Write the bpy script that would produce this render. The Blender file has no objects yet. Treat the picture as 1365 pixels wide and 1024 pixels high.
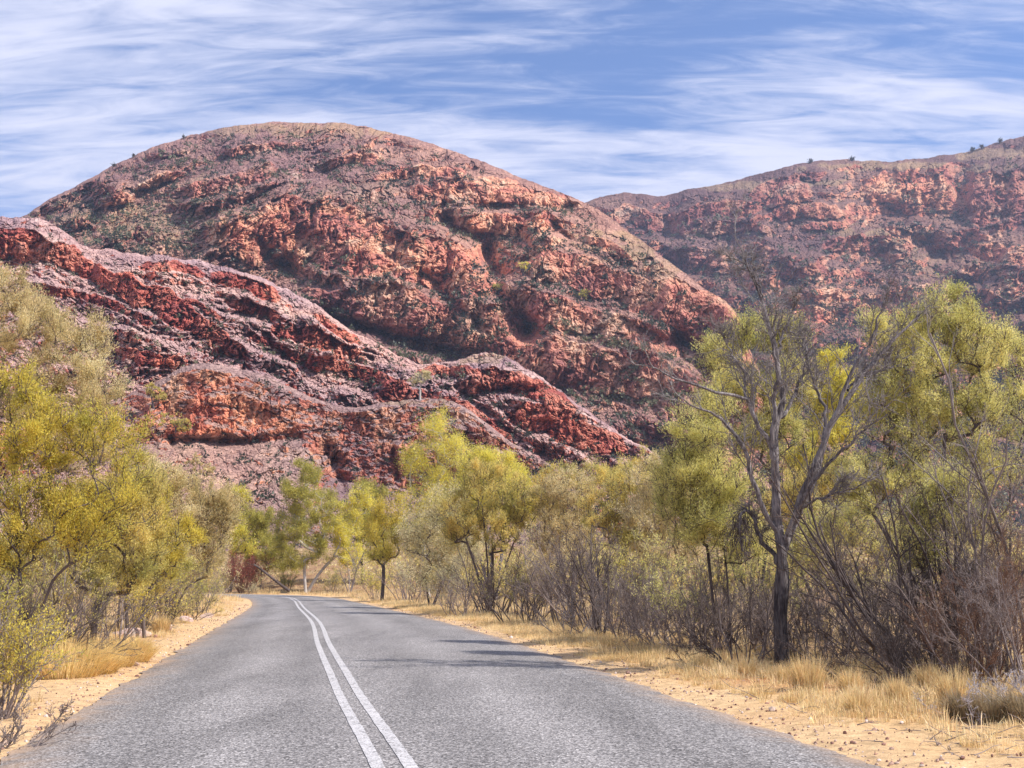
import bpy, math
import numpy as np
from mathutils import Vector

# ------------------------------------------------------------------ camera, world, sun, exposure
sc = bpy.context.scene
COL = sc.collection
F = 1500.0                      # focal length in photo pixels (photo is 1365 x 1024)
CAM_H = 1.6
PITCH = math.atan(258.0 / F)    # horizon sits on row 770
cd = bpy.data.cameras.new('camera')
cam = bpy.data.objects.new('camera', cd)
COL.objects.link(cam)
cam.location = (0, 0, CAM_H)
cam.rotation_euler = (math.pi / 2 + PITCH, 0, 0)
cd.sensor_width = 36
cd.lens = 36 * F / 1365
cd.clip_start = 0.1
cd.clip_end = 20000
sc.camera = cam

SUN_EL = math.radians(47)
SUN_AZ = math.radians(106)       # compass-like, clockwise from +Y (the view direction): to the right
sdir = Vector((math.sin(SUN_AZ) * math.cos(SUN_EL), math.cos(SUN_AZ) * math.cos(SUN_EL), math.sin(SUN_EL)))
sl = bpy.data.lights.new('sun', 'SUN')
sl.energy = 5.0
sl.angle = math.radians(0.5)
sl.color = (1.0, 0.955, 0.90)
sun = bpy.data.objects.new('sun', sl)
COL.objects.link(sun)
sun.rotation_euler = sdir.to_track_quat('Z', 'Y').to_euler()

world = bpy.data.worlds.new('World')
sc.world = world
world.use_nodes = True
wn = world.node_tree
wn.nodes.clear()


def N(nt, t, **kw):
    n = nt.nodes.new(t)
    for k, v in kw.items():
        setattr(n, k, v)
    return n


def L(nt, a, b):
    nt.links.new(a, b)


def build_world():
    nt = wn
    out = N(nt, 'ShaderNodeOutputWorld')
    bg = N(nt, 'ShaderNodeBackground')
    bg.inputs['Strength'].default_value = 0.107
    sky = N(nt, 'ShaderNodeTexSky', sky_type='NISHITA')
    sky.sun_disc = False
    sky.sun_elevation = SUN_EL
    sky.sun_rotation = SUN_AZ
    sky.altitude = 600
    sky.air_density = 1.0
    sky.dust_density = 0.3
    sky.ozone_density = 2.0
    tc = N(nt, 'ShaderNodeTexCoord')
    sep = N(nt, 'ShaderNodeSeparateXYZ')
    L(nt, tc.outputs['Generated'], sep.inputs[0])
    zz = N(nt, 'ShaderNodeMath', operation='ADD'); zz.inputs[1].default_value = 0.22
    L(nt, sep.outputs['Z'], zz.inputs[0])
    dx = N(nt, 'ShaderNodeMath', operation='DIVIDE'); L(nt, sep.outputs['X'], dx.inputs[0]); L(nt, zz.outputs[0], dx.inputs[1])
    dy = N(nt, 'ShaderNodeMath', operation='DIVIDE'); L(nt, sep.outputs['Y'], dy.inputs[0]); L(nt, zz.outputs[0], dy.inputs[1])
    cmb = N(nt, 'ShaderNodeCombineXYZ')
    L(nt, dx.outputs[0], cmb.inputs[0]); L(nt, dy.outputs[0], cmb.inputs[1])

    def layer(rot, scale, loc, nscale, detail, rough, dist):
        mp = N(nt, 'ShaderNodeMapping')
        mp.inputs['Rotation'].default_value = (0, 0, math.radians(rot))
        mp.inputs['Scale'].default_value = scale
        mp.inputs['Location'].default_value = loc
        L(nt, cmb.outputs[0], mp.inputs[0])
        no = N(nt, 'ShaderNodeTexNoise')
        no.inputs['Scale'].default_value = nscale
        no.inputs['Detail'].default_value = detail
        no.inputs['Roughness'].default_value = rough
        no.inputs['Distortion'].default_value = dist
        L(nt, mp.outputs[0], no.inputs['Vector'])
        return no.outputs['Fac']
    big = layer(58, (0.6, 1.5, 1), (3.1, 0.4, 0), 1.5, 8, 0.58, 0.5)
    streak = layer(64, (0.5, 2.4, 1), (1.3, 2.2, 0), 2.6, 10, 0.55, 0.7)
    wisp = layer(70, (0.8, 3.6, 1), (5.3, 1.2, 0), 6.5, 10, 0.6, 1.0)
    a = N(nt, 'ShaderNodeMath', operation='MULTIPLY'); a.inputs[1].default_value = 1.05
    L(nt, big, a.inputs[0])
    b = N(nt, 'ShaderNodeMath', operation='MULTIPLY_ADD'); b.inputs[1].default_value = 0.70
    L(nt, streak, b.inputs[0]); L(nt, a.outputs[0], b.inputs[2])
    c = N(nt, 'ShaderNodeMath', operation='MULTIPLY_ADD'); c.inputs[1].default_value = 0.52
    L(nt, wisp, c.inputs[0]); L(nt, b.outputs[0], c.inputs[2])
    rmp = N(nt, 'ShaderNodeValToRGB')
    rmp.color_ramp.interpolation = 'EASE'
    e = rmp.color_ramp.elements
    e[0].position = 0.82; e[0].color = (0.06, 0.06, 0.06, 1)
    e[1].position = 1.0; e[1].color = (1, 1, 1, 1)
    # ramp input only reaches 1: compress
    cc = N(nt, 'ShaderNodeMapRange')
    cc.inputs['From Min'].default_value = 0.93
    cc.inputs['From Max'].default_value = 1.33
    L(nt, c.outputs[0], cc.inputs['Value'])
    e[0].position = 0.05
    L(nt, cc.outputs[0], rmp.inputs[0])
    tint = N(nt, 'ShaderNodeMix', data_type='RGBA', blend_type='MULTIPLY')
    tint.inputs[0].default_value = 1.0
    L(nt, sky.outputs[0], tint.inputs[6])
    tint.inputs[7].default_value = (0.64, 0.88, 1.20, 1)
    mix = N(nt, 'ShaderNodeMix', data_type='RGBA')
    L(nt, rmp.outputs[0], mix.inputs[0])
    L(nt, tint.outputs[2], mix.inputs[6])
    mix.inputs[7].default_value = (5.6, 5.8, 7.1, 1)
    L(nt, mix.outputs[2], bg.inputs['Color'])
    L(nt, bg.outputs[0], out.inputs['Surface'])


build_world()
sc.view_settings.view_transform = 'Standard'
sc.view_settings.look = 'None'
sc.view_settings.gamma = 1
sc.view_settings.exposure = 0.5
try:
    sc.cycles.max_bounces = 6
    sc.cycles.diffuse_bounces = 3
    sc.cycles.transparent_max_bounces = 8
except Exception:
    pass

# ------------------------------------------------------------------ projection helpers
CP, SP = math.cos(PITCH), math.sin(PITCH)


def at(px, py, Y):
    """photo pixel + distance ahead -> world point (arrays allowed)"""
    px = np.asarray(px, float); py = np.asarray(py, float); Y = np.asarray(Y, float)
    u = (px - 682.5) / F; v = (512 - py) / F
    dy = CP - v * SP; dz = SP + v * CP
    return np.stack(np.broadcast_arrays(u / dy * Y, Y, CAM_H + dz / dy * Y), -1)


def ground_at(px, py):
    u = (px - 682.5) / F; v = (512 - py) / F
    dy = CP - v * SP; dz = SP + v * CP
    Y = -CAM_H * dy / dz
    return (u / dy * Y, Y)


# ------------------------------------------------------------------ noise
_rng = np.random.default_rng(7)
_perm = _rng.permutation(1024)
_ang = _rng.random(1024) * 2 * np.pi
_gx, _gy = np.cos(_ang), np.sin(_ang)


def pn(x, y, seed=0):
    x = np.asarray(x, float) + seed * 17.13; y = np.asarray(y, float) + seed * 31.77
    xi = np.floor(x).astype(np.int64); yi = np.floor(y).astype(np.int64)
    xf = x - xi; yf = y - yi
    u = xf * xf * xf * (xf * (xf * 6 - 15) + 10); v = yf * yf * yf * (yf * (yf * 6 - 15) + 10)

    def g(ix, iy, fx, fy):
        h = _perm[(_perm[ix & 1023] + iy) & 1023]
        return _gx[h] * fx + _gy[h] * fy
    a = g(xi, yi, xf, yf); b = g(xi + 1, yi, xf - 1, yf)
    c = g(xi, yi + 1, xf, yf - 1); d = g(xi + 1, yi + 1, xf - 1, yf - 1)
    return ((a + u * (b - a)) * (1 - v) + (c + u * (d - c)) * v) * 1.5


def fbm(x, y, o=5, seed=0, gain=0.5, lac=2.07):
    s = 0; a = 1.0
    for i in range(o):
        s = s + a * pn(x, y, seed + i * 3); x = x * lac; y = y * lac; a *= gain
    return s


def ridged(x, y, o=4, seed=0, gain=0.5):
    s = 0; a = 1.0; t = 0
    for i in range(o):
        s = s + a * (1 - 2 * np.abs(pn(x, y, seed + i * 5))); t += a
        x = x * 2.1; y = y * 2.1; a *= gain
    return s / t


def cells(x, y, seed=0):
    """blocky rock: random height per irregular cell and distance to the cell edge"""
    xi = np.floor(x).astype(np.int64); yi = np.floor(y).astype(np.int64)
    f1 = np.full(x.shape, 9.0); f2 = np.full(x.shape, 9.0); hv = np.zeros(x.shape)
    for ox in (-1, 0, 1):
        for oy in (-1, 0, 1):
            cx = xi + ox; cy = yi + oy
            h = _perm[(_perm[(cx + seed * 13) & 1023] + cy) & 1023]; h2 = _perm[(h + 511) & 1023]; h3 = _perm[(h + 77) & 1023]
            d = np.hypot(cx + h / 1024 - x, cy + h2 / 1024 - y)
            near = d < f1
            f2 = np.where(near, f1, np.minimum(f2, d)); f1 = np.where(near, d, f1); hv = np.where(near, h3 / 1024, hv)
    return hv, f2 - f1


def sstep(a, b, x):
    t = np.clip((x - a) / (b - a), 0, 1)
    return t * t * (3 - 2 * t)


# ------------------------------------------------------------------ mesh + object helpers
def mesh(name, V, faces, mat, parent=None, smooth=False, attrs=None, loc=None):
    V = np.asarray(V, np.float32).reshape(-1, 3)
    me = bpy.data.meshes.new(name)
    me.vertices.add(len(V)); me.vertices.foreach_set('co', V.ravel())
    fl = faces if isinstance(faces, list) else [faces]
    fl = [np.asarray(f, np.int32) for f in fl if len(f)]
    idx = np.concatenate([f.ravel() for f in fl])
    tot = np.concatenate([np.full(len(f), f.shape[1], np.int32) for f in fl])
    st = np.concatenate([[0], np.cumsum(tot)[:-1]]).astype(np.int32)
    me.loops.add(len(idx)); me.loops.foreach_set('vertex_index', idx)
    me.polygons.add(len(tot)); me.polygons.foreach_set('loop_start', st)
    me.polygons.foreach_set('loop_total', tot)
    me.polygons.foreach_set('use_smooth', np.full(len(tot), bool(smooth)))
    if attrs:
        for k, a in attrs.items():
            at_ = me.attributes.new(k, 'FLOAT', 'POINT')
            at_.data.foreach_set('value', np.asarray(a, np.float32).ravel())
    me.update(calc_edges=True)
    me.validate()
    if mat is not None:
        me.materials.append(mat)
    o = bpy.data.objects.new(name, me)
    COL.objects.link(o)
    if parent is not None:
        o.parent = parent
    if loc is not None:
        o.location = loc
    return o


def tag(o, label, cat, group=None):
    o['label'] = label; o['category'] = cat
    if group:
        o['group'] = group
    return o


def thing(name, label, cat, loc, group=None, rz=0):
    o = bpy.data.objects.new(name, None)
    o.empty_display_size = 0.3
    COL.objects.link(o)
    o.location = [float(c) for c in loc]; o.rotation_euler = (0, 0, rz)
    return tag(o, label, cat, group)


def dup(root, loc, rz, scale, label, group=None):
    r = root.copy(); COL.objects.link(r)
    r.location = [float(c) for c in loc]; r.rotation_euler = (0, 0, rz); r.scale = (scale,) * 3
    r['label'] = label
    if group:
        r['group'] = group
    for ch in root.children:
        c = ch.copy(); COL.objects.link(c); c.parent = r
    return r


def structure(o):
    o['kind'] = 'structure'
    return o


def grid_faces(nr, nc):
    i = np.arange(nr - 1)[:, None] * nc + np.arange(nc - 1)[None, :]
    i = i.ravel()
    return np.stack([i, i + 1, i + nc + 1, i + nc], 1)


def tubes(P, R, sides=5):
    """P (n,k,3), R (n,k) -> verts, quads"""
    n, k, _ = P.shape
    T = np.empty_like(P)
    T[:, 1:-1] = P[:, 2:] - P[:, :-2]; T[:, 0] = P[:, 1] - P[:, 0]; T[:, -1] = P[:, -1] - P[:, -2]
    T /= np.linalg.norm(T, axis=2, keepdims=True) + 1e-9
    m = np.abs(T.mean(1)); ax = np.argmin(m, 1)
    ref = np.eye(3)[ax][:, None, :]
    A = np.cross(T, ref); A /= np.linalg.norm(A, axis=2, keepdims=True) + 1e-9
    B = np.cross(T, A)
    th = np.arange(sides) * 2 * np.pi / sides
    V = P[:, :, None, :] + R[:, :, None, None] * (np.cos(th)[None, None, :, None] * A[:, :, None, :] + np.sin(th)[None, None, :, None] * B[:, :, None, :])
    base = (np.arange(n) * k * sides)[:, None, None]
    r = (np.arange(k - 1) * sides)[None, :, None]
    s = np.arange(sides)[None, None, :]; s2 = (s + 1) % sides
    a = base + r + s; b = base + r + s2
    Q = np.stack([a, b, b + sides, a + sides], -1).reshape(-1, 4)
    return V.reshape(-1, 3), Q


class Soup:
    def __init__(s): s.V = []; s.Q = []; s.n = 0

    def add(s, V, Q):
        if len(V) == 0: return
        s.V.append(V); s.Q.append(Q + s.n); s.n += len(V)

    def build(s, name, mat, parent=None, smooth=False, loc=None, attrs=None):
        return mesh(name, np.concatenate(s.V), np.concatenate(s.Q), mat, parent, smooth, attrs, loc)


def nrm(v):
    return v / (np.linalg.norm(v, axis=-1, keepdims=True) + 1e-9)


def leaves_mesh(P, D, Ln, W, rng, bend=0.0):
    """diamond leaves: root P, direction D"""
    n = len(P)
    S = nrm(np.cross(D, rng.normal(size=(n, 3))))
    Ln = np.broadcast_to(Ln, (n,))[:, None]; W = np.broadcast_to(W, (n,))[:, None]
    mid = P + D * Ln * 0.45
    tip = P + D * Ln + np.array([0, 0, -1.0]) * Ln * bend
    V = np.stack([P, mid + S * W / 2, tip, mid - S * W / 2], 1).reshape(-1, 3)
    i = np.arange(n)[:, None] * 4
    return V, i + np.array([[0, 1, 2, 3]])


# ------------------------------------------------------------------ materials
def new_mat(name):
    m = bpy.data.materials.new(name); m.use_nodes = True
    nt = m.node_tree; nt.nodes.clear()
    out = N(nt, 'ShaderNodeOutputMaterial')
    return m, nt, out


def noise(nt, scale, detail=5, rough=0.55, coord=None, dist=0.0, vec_scale=None):
    no = N(nt, 'ShaderNodeTexNoise')
    no.inputs['Scale'].default_value = scale; no.inputs['Detail'].default_value = detail
    no.inputs['Roughness'].default_value = rough; no.inputs['Distortion'].default_value = dist
    src = coord
    if vec_scale is not None:
        mp = N(nt, 'ShaderNodeMapping'); mp.inputs['Scale'].default_value = vec_scale
        L(nt, coord, mp.inputs[0]); src = mp.outputs[0]
    if src is not None:
        L(nt, src, no.inputs['Vector'])
    return no.outputs['Fac']


def ramp(nt, fac, stops, interp='LINEAR'):
    r = N(nt, 'ShaderNodeValToRGB'); r.color_ramp.interpolation = interp
    el = r.color_ramp.elements
    while len(el) < len(stops): el.new(0.5)
    for e, (p, c) in zip(el, stops):
        e.position = p; e.color = (c, c, c, 1) if isinstance(c, (int, float)) else (*c, 1)
    L(nt, fac, r.inputs[0])
    return r.outputs[0]


def mixc(nt, fac, a, b, blend='MIX'):
    m = N(nt, 'ShaderNodeMix', data_type='RGBA', blend_type=blend)
    for s, v in ((0, fac), (6, a), (7, b)):
        if isinstance(v, (int, float)): m.inputs[s].default_value = v
        elif isinstance(v, tuple): m.inputs[s].default_value = (*v, 1)
        else: L(nt, v, m.inputs[s])
    return m.outputs[2]


def math_(nt, op, a, b=0.0, clamp=False):
    m = N(nt, 'ShaderNodeMath', operation=op); m.use_clamp = clamp
    for s, v in ((0, a), (1, b)):
        if isinstance(v, (int, float)): m.inputs[s].default_value = v
        else: L(nt, v, m.inputs[s])
    return m.outputs[0]


def attr(nt, name):
    a = N(nt, 'ShaderNodeAttribute'); a.attribute_name = name
    return a.outputs['Fac']


def finish(nt, out, col, rough=0.9, bump=None, bstr=0.5, bdist=0.05, spec=0.2):
    b = N(nt, 'ShaderNodeBsdfPrincipled')
    b.inputs['Roughness'].default_value = rough
    b.inputs['Specular IOR Level'].default_value = spec
    if isinstance(col, tuple): b.inputs['Base Color'].default_value = (*col, 1)
    else: L(nt, col, b.inputs['Base Color'])
    if bump is not None:
        bm = N(nt, 'ShaderNodeBump'); bm.inputs['Strength'].default_value = bstr
        bm.inputs['Distance'].default_value = bdist
        L(nt, bump, bm.inputs['Height']); L(nt, bm.outputs[0], b.inputs['Normal'])
    L(nt, b.outputs[0], out.inputs['Surface'])


def leaf_mat(name, c1, c2, c3, trans=0.5, patch=0.9):
    m, nt, out = new_mat(name)
    tc = N(nt, 'ShaderNodeTexCoord')
    g = N(nt, 'ShaderNodeNewGeometry')
    n1 = noise(nt, patch, 3, 0.5, tc.outputs['Object'])
    col = ramp(nt, n1, [(0.36, c1), (0.5, c2), (0.66, c3)])
    hs = N(nt, 'ShaderNodeHueSaturation')
    L(nt, col, hs.inputs['Color'])
    v = N(nt, 'ShaderNodeMapRange'); v.inputs['To Min'].default_value = 0.72; v.inputs['To Max'].default_value = 1.35
    L(nt, g.outputs['Random Per Island'], v.inputs['Value'])
    L(nt, v.outputs[0], hs.inputs['Value'])
    hv = N(nt, 'ShaderNodeMapRange'); hv.inputs['To Min'].default_value = 0.485; hv.inputs['To Max'].default_value = 0.515
    wn_ = N(nt, 'ShaderNodeTexWhiteNoise', noise_dimensions='1D'); L(nt, g.outputs['Random Per Island'], wn_.inputs['W'])
    L(nt, wn_.outputs['Value'], hv.inputs['Value']); L(nt, hv.outputs[0], hs.inputs['Hue'])
    p = N(nt, 'ShaderNodeBsdfPrincipled'); p.inputs['Roughness'].default_value = 0.55
    p.inputs['Specular IOR Level'].default_value = 0.3
    L(nt, hs.outputs[0], p.inputs['Base Color'])
    t = N(nt, 'ShaderNodeBsdfTranslucent'); L(nt, hs.outputs[0], t.inputs['Color'])
    mx = N(nt, 'ShaderNodeMixShader'); mx.inputs[0].default_value = trans
    L(nt, p.outputs[0], mx.inputs[1]); L(nt, t.outputs[0], mx.inputs[2])
    L(nt, mx.outputs[0], out.inputs['Surface'])
    return m


def bark_mat(name, dark, light, scale=6.0):
    m, nt, out = new_mat(name)
    tc = N(nt, 'ShaderNodeTexCoord')
    n1 = noise(nt, scale, 6, 0.65, tc.outputs['Object'], 0.4, (1, 1, 0.25))
    n2 = noise(nt, 0.7, 2, 0.5, tc.outputs['Object'])
    f = math_(nt, 'MULTIPLY_ADD', n2, 0.6)
    f = math_(nt, 'ADD', math_(nt, 'MULTIPLY', n2, 0.55), math_(nt, 'MULTIPLY', n1, 0.55))
    col = ramp(nt, f, [(0.38, dark), (0.72, light)])
    finish(nt, out, col, 0.9, n1, 0.7, 0.03)
    return m


M = {}
M['olive_grey'] = leaf_mat('leaf_olive_grey', (0.533, 0.437, 0.200), (0.711, 0.572, 0.292), (0.833, 0.722, 0.416))
M['golden'] = leaf_mat('leaf_golden', (0.439, 0.396, 0.080), (0.650, 0.523, 0.097), (0.731, 0.602, 0.107))
M['olive'] = leaf_mat('leaf_olive', (0.443, 0.406, 0.125), (0.656, 0.545, 0.172), (0.825, 0.646, 0.206))
M['feather'] = leaf_mat('leaf_feather_green', (0.525, 0.498, 0.168), (0.714, 0.648, 0.225), (0.850, 0.763, 0.293))
M['bright'] = leaf_mat('leaf_bright_green', (0.62, 0.56, 0.10), (0.80, 0.70, 0.14), (0.85, 0.78, 0.20))
M['green'] = leaf_mat('leaf_mid_green', (0.35, 0.32, 0.08), (0.50, 0.45, 0.11), (0.62, 0.55, 0.15))
M['pale'] = leaf_mat('leaf_pale_green', (0.489, 0.456, 0.258), (0.666, 0.587, 0.337), (0.822, 0.700, 0.396))
M['rust'] = leaf_mat('leaf_rust', (0.20, 0.055, 0.04), (0.30, 0.08, 0.055), (0.38, 0.12, 0.08), 0.25)
M['brown'] = leaf_mat('leaf_dry_brown', (0.240, 0.156, 0.090), (0.360, 0.240, 0.144), (0.456, 0.324, 0.192), 0.3)
M['scrub'] = leaf_mat('leaf_hill_scrub', (0.04, 0.05, 0.04), (0.075, 0.085, 0.055), (0.17, 0.17, 0.09), 0.2, 0.02)
M['bark'] = bark_mat('bark_dark', (0.055, 0.042, 0.04), (0.17, 0.13, 0.115))
M['bark_grey'] = bark_mat('bark_grey', (0.10, 0.085, 0.085), (0.34, 0.295, 0.28))
M['bark_twig'] = bark_mat('bark_twig', (0.11, 0.083, 0.077), (0.37, 0.30, 0.27))
M['bark_white'] = bark_mat('bark_white', (0.30, 0.26, 0.23), (0.62, 0.57, 0.52))
M['bark_rust'] = bark_mat('bark_rust', (0.12, 0.065, 0.045), (0.30, 0.17, 0.11))
M['bleached'] = bark_mat('wood_bleached', (0.36, 0.31, 0.31), (0.6, 0.55, 0.54))


def grass_mat(name, c1, c2, c3):
    return leaf_mat(name, c1, c2, c3, 0.35, 0.6)


M['straw'] = grass_mat('dry_grass', (0.60, 0.44, 0.21), (0.74, 0.56, 0.29), (0.82, 0.67, 0.40))
M['spinifex'] = grass_mat('spinifex_grass', (0.68, 0.48, 0.18), (0.80, 0.59, 0.25), (0.85, 0.68, 0.36))
M['greygrass'] = grass_mat('grey_grass', (0.26, 0.20, 0.12), (0.38, 0.29, 0.17), (0.5, 0.38, 0.22))


def asphalt():
    m, nt, out = new_mat('chip_seal_asphalt')  # grey sealed stone
    tc = N(nt, 'ShaderNodeTexCoord'); o = tc.outputs['Object']
    v = N(nt, 'ShaderNodeTexVoronoi'); v.inputs['Scale'].default_value = 58; L(nt, o, v.inputs['Vector'])
    sx = N(nt, 'ShaderNodeSeparateColor'); L(nt, v.outputs['Color'], sx.inputs[0])
    stone = ramp(nt, sx.outputs[0], [(0.0, (0.065, 0.06, 0.058)), (0.3, (0.145, 0.134, 0.129)), (0.7, (0.255, 0.236, 0.226)), (1.0, (0.44, 0.41, 0.39))])
    v2 = noise(nt, 24, 4, 0.75, o)
    st2 = ramp(nt, v2, [(0.35, 0.55), (0.65, 1.45)])
    col = mixc(nt, 1.0, stone, st2, 'MULTIPLY')
    big = noise(nt, 0.25, 5, 0.6, o)
    col = mixc(nt, 1.0, col, ramp(nt, big, [(0.3, 0.86), (0.7, 1.12)]), 'MULTIPLY')
    ac = attr(nt, 'across')
    # polished wheel paths: slightly darker bitumen
    wp = ramp(nt, ac, [(0.0, 0.88), (0.06, 0.98), (0.14, 0.86), (0.24, 1.14), (0.35, 0.84), (0.45, 1.08), (0.57, 0.88), (0.68, 1.14), (0.79, 0.88), (0.9, 1.02), (1.0, 0.85)])
    col = mixc(nt, 1.0, col, wp, 'MULTIPLY')
    # long streaks of bleeding bitumen, a few darker patches and red dust along both edges
    mpn = noise(nt, 0.55, 5, 0.6, o, 0.5, (1.6, 0.18, 1))
    col = mixc(nt, 1.0, col, ramp(nt, mpn, [(0.34, 0.80), (0.5, 1.0), (0.68, 1.10)]), 'MULTIPLY')
    dn = noise(nt, 1.3, 6, 0.7, o)
    ed = ramp(nt, ac, [(0.0, 0.85), (0.045, 0.25), (0.10, 0.0), (0.92, 0.0), (0.965, 0.3), (1.0, 0.9)])
    df = math_(nt, 'MULTIPLY', ed, ramp(nt, dn, [(0.35, 0.0), (0.62, 1.0)]))
    col = mixc(nt, df, col, (0.44, 0.29, 0.18))
    finish(nt, out, col, 0.75, v.outputs['Distance'], 0.5, 0.008, 0.3)
    return m


def paint():
    m, nt, out = new_mat('worn_white_paint')
    tc = N(nt, 'ShaderNodeTexCoord'); o = tc.outputs['Object']
    v = N(nt, 'ShaderNodeTexVoronoi'); v.inputs['Scale'].default_value = 60; L(nt, o, v.inputs['Vector'])
    sx = N(nt, 'ShaderNodeSeparateColor'); L(nt, v.outputs['Color'], sx.inputs[0])
    n = noise(nt, 7, 6, 0.7, o)
    f = math_(nt, 'ADD', math_(nt, 'MULTIPLY', sx.outputs[0], 0.5), math_(nt, 'MULTIPLY', n, 0.8))
    col = ramp(nt, f, [(0.40, (0.17, 0.16, 0.155)), (0.52, (0.36, 0.345, 0.34)), (0.85, (0.54, 0.515, 0.505))])
    finish(nt, out, col, 0.7, v.outputs['Distance'], 0.4, 0.006, 0.3)
    return m


def soil():
    m, nt, out = new_mat('sandy_soil')
    tc = N(nt, 'ShaderNodeTexCoord'); o = tc.outputs['Object']
    n1 = noise(nt, 0.35, 6, 0.6, o); n2 = noise(nt, 5, 6, 0.7, o); n3 = noise(nt, 45, 4, 0.8, o)
    a = ramp(nt, n1, [(0.32, (0.40, 0.20, 0.095)), (0.5, (0.50, 0.31, 0.145)), (0.66, (0.58, 0.41, 0.21))])
    b = ramp(nt, n2, [(0.3, 0.62), (0.5, 1.0), (0.72, 1.28)])
    c = ramp(nt, n3, [(0.3, 0.68), (0.7, 1.32)])
    col = mixc(nt, 1.0, mixc(nt, 1.0, a, b, 'MULTIPLY'), c, 'MULTIPLY')
    # verge next to the bitumen: pale compacted gravel; far flats: redder
    vg = attr(nt, 'verge')
    col = mixc(nt, math_(nt, 'MULTIPLY', vg, 0.75), col, mixc(nt, 1.0, mixc(nt, 1.0, (0.60, 0.41, 0.23), b, 'MULTIPLY'), c, 'MULTIPLY'))
    lit = attr(nt, 'litter')
    ls = noise(nt, 11, 6, 0.75, o)
    lf = math_(nt, 'MULTIPLY', lit, ramp(nt, ls, [(0.42, 0.0), (0.58, 1.0)]))
    col = mixc(nt, lf, col, (0.13, 0.09, 0.075))
    h = math_(nt, 'ADD', n3, n2)
    finish(nt, out, col, 0.95, h, 0.6, 0.03, 0.1)
    return m


def stone_mat():
    m, nt, out = new_mat('red_brown_stone')
    tc = N(nt, 'ShaderNodeTexCoord'); o = tc.outputs['Object']
    g = N(nt, 'ShaderNodeNewGeometry')
    n = noise(nt, 9, 5, 0.6, o)
    col = ramp(nt, g.outputs['Random Per Island'], [(0, (0.16, 0.08, 0.065)), (0.35, (0.34, 0.19, 0.14)), (0.7, (0.50, 0.37, 0.29)), (1, (0.66, 0.56, 0.50))])
    col = mixc(nt, 1.0, col, ramp(nt, n, [(0.3, 0.65), (0.7, 1.25)]), 'MULTIPLY')
    finish(nt, out, col, 0.9, n, 0.5, 0.02, 0.15)
    return m


M['asphalt'] = asphalt(); M['paint'] = paint(); M['soil'] = soil(); M['stone'] = stone_mat()


def rock_mat(name, s, cl=(1, 1, 1), scr=(1, 1, 1), bias=0.0):
    """s: metres per large patch"""
    m, nt, out = new_mat(name)
    tc = N(nt, 'ShaderNodeTexCoord'); o = tc.outputs['Object']
    n1 = noise(nt, 1.0 / (s * 1.0), 8, 0.6, o, 0.3)
    n2 = noise(nt, 5.0 / s, 8, 0.7, o, 0.2, (1, 1, 0.35))     # upright stains and joints
    n3 = noise(nt, 14.0 / s, 6, 0.75, o)
    cliff = ramp(nt, n1, [(0.30, (0.22, 0.070, 0.062)), (0.44, (0.37, 0.110, 0.080)), (0.55, (0.46, 0.18, 0.115)), (0.70, (0.50, 0.28, 0.20))])
    cliff = mixc(nt, 1.0, cliff, ramp(nt, n2, [(0.30, (0.30, 0.27, 0.32)), (0.47, 0.92), (0.7, 1.35)]), 'MULTIPLY')
    scree = ramp(nt, n1, [(0.32, (0.30, 0.205, 0.20)), (0.5, (0.42, 0.30, 0.275)), (0.68, (0.54, 0.41, 0.35))])
    scree = mixc(nt, 1.0, scree, ramp(nt, n3, [(0.36, (0.30, 0.27, 0.31)), (0.5, 0.85), (0.66, 1.35)]), 'MULTIPLY')
    scree = mixc(nt, 1.0, scree, scr, 'MULTIPLY')
    cliff = mixc(nt, 1.0, cliff, cl, 'MULTIPLY')
    mpv = N(nt, 'ShaderNodeMapping'); mpv.inputs['Scale'].default_value = (1, 1, 0.55); L(nt, o, mpv.inputs[0])
    vo = N(nt, 'ShaderNodeTexVoronoi', feature='DISTANCE_TO_EDGE'); vo.inputs['Scale'].default_value = 4.2 / s; L(nt, mpv.outputs[0], vo.inputs['Vector'])
    crack = ramp(nt, vo.outputs['Distance'], [(0.0, 0.42), (0.07, 1.0)])
    cliff = mixc(nt, 1.0, cliff, crack, 'MULTIPLY')
    grass = ramp(nt, n3, [(0.35, (0.24, 0.15, 0.09)), (0.6, (0.46, 0.33, 0.18))])
    rk = math_(nt, 'ADD', attr(nt, 'rock'), math_(nt, 'MULTIPLY', math_(nt, 'SUBTRACT', n3, 0.5 - bias), 0.9))
    base = mixc(nt, math_(nt, 'MULTIPLY', ramp(nt, attr(nt, 'grass'), [(0.15, 0.0), (0.9, 0.75)]), ramp(nt, n2, [(0.36, 0.35), (0.6, 1.0)])), scree, grass)
    col = mixc(nt, ramp(nt, rk, [(0.38, 0.0), (0.62, 1.0)]), base, cliff)
    lf_ = noise(nt, 0.16 / s, 4, 0.55, o, 0.4)
    col = mixc(nt, 1.0, col, ramp(nt, lf_, [(0.36, (0.74, 0.74, 0.84)), (0.5, (1.0, 0.98, 0.96)), (0.66, (1.22, 1.12, 1.0))]), 'MULTIPLY')
    h = math_(nt, 'ADD', n2, n3)
    finish(nt, out, col, 0.95, h, 0.8, s * 0.05, 0.1)
    return m



def rock_pale():
    m, nt, out = new_mat('pale_pink_rock')
    tc = N(nt, 'ShaderNodeTexCoord'); o = tc.outputs['Object']
    n = noise(nt, 6, 6, 0.65, o)
    finish(nt, out, ramp(nt, n, [(0.35, (0.24, 0.13, 0.10)), (0.5, (0.46, 0.33, 0.28)), (0.65, (0.62, 0.52, 0.47))]), 0.9, n, 0.6, 0.03)
    return m


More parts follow.
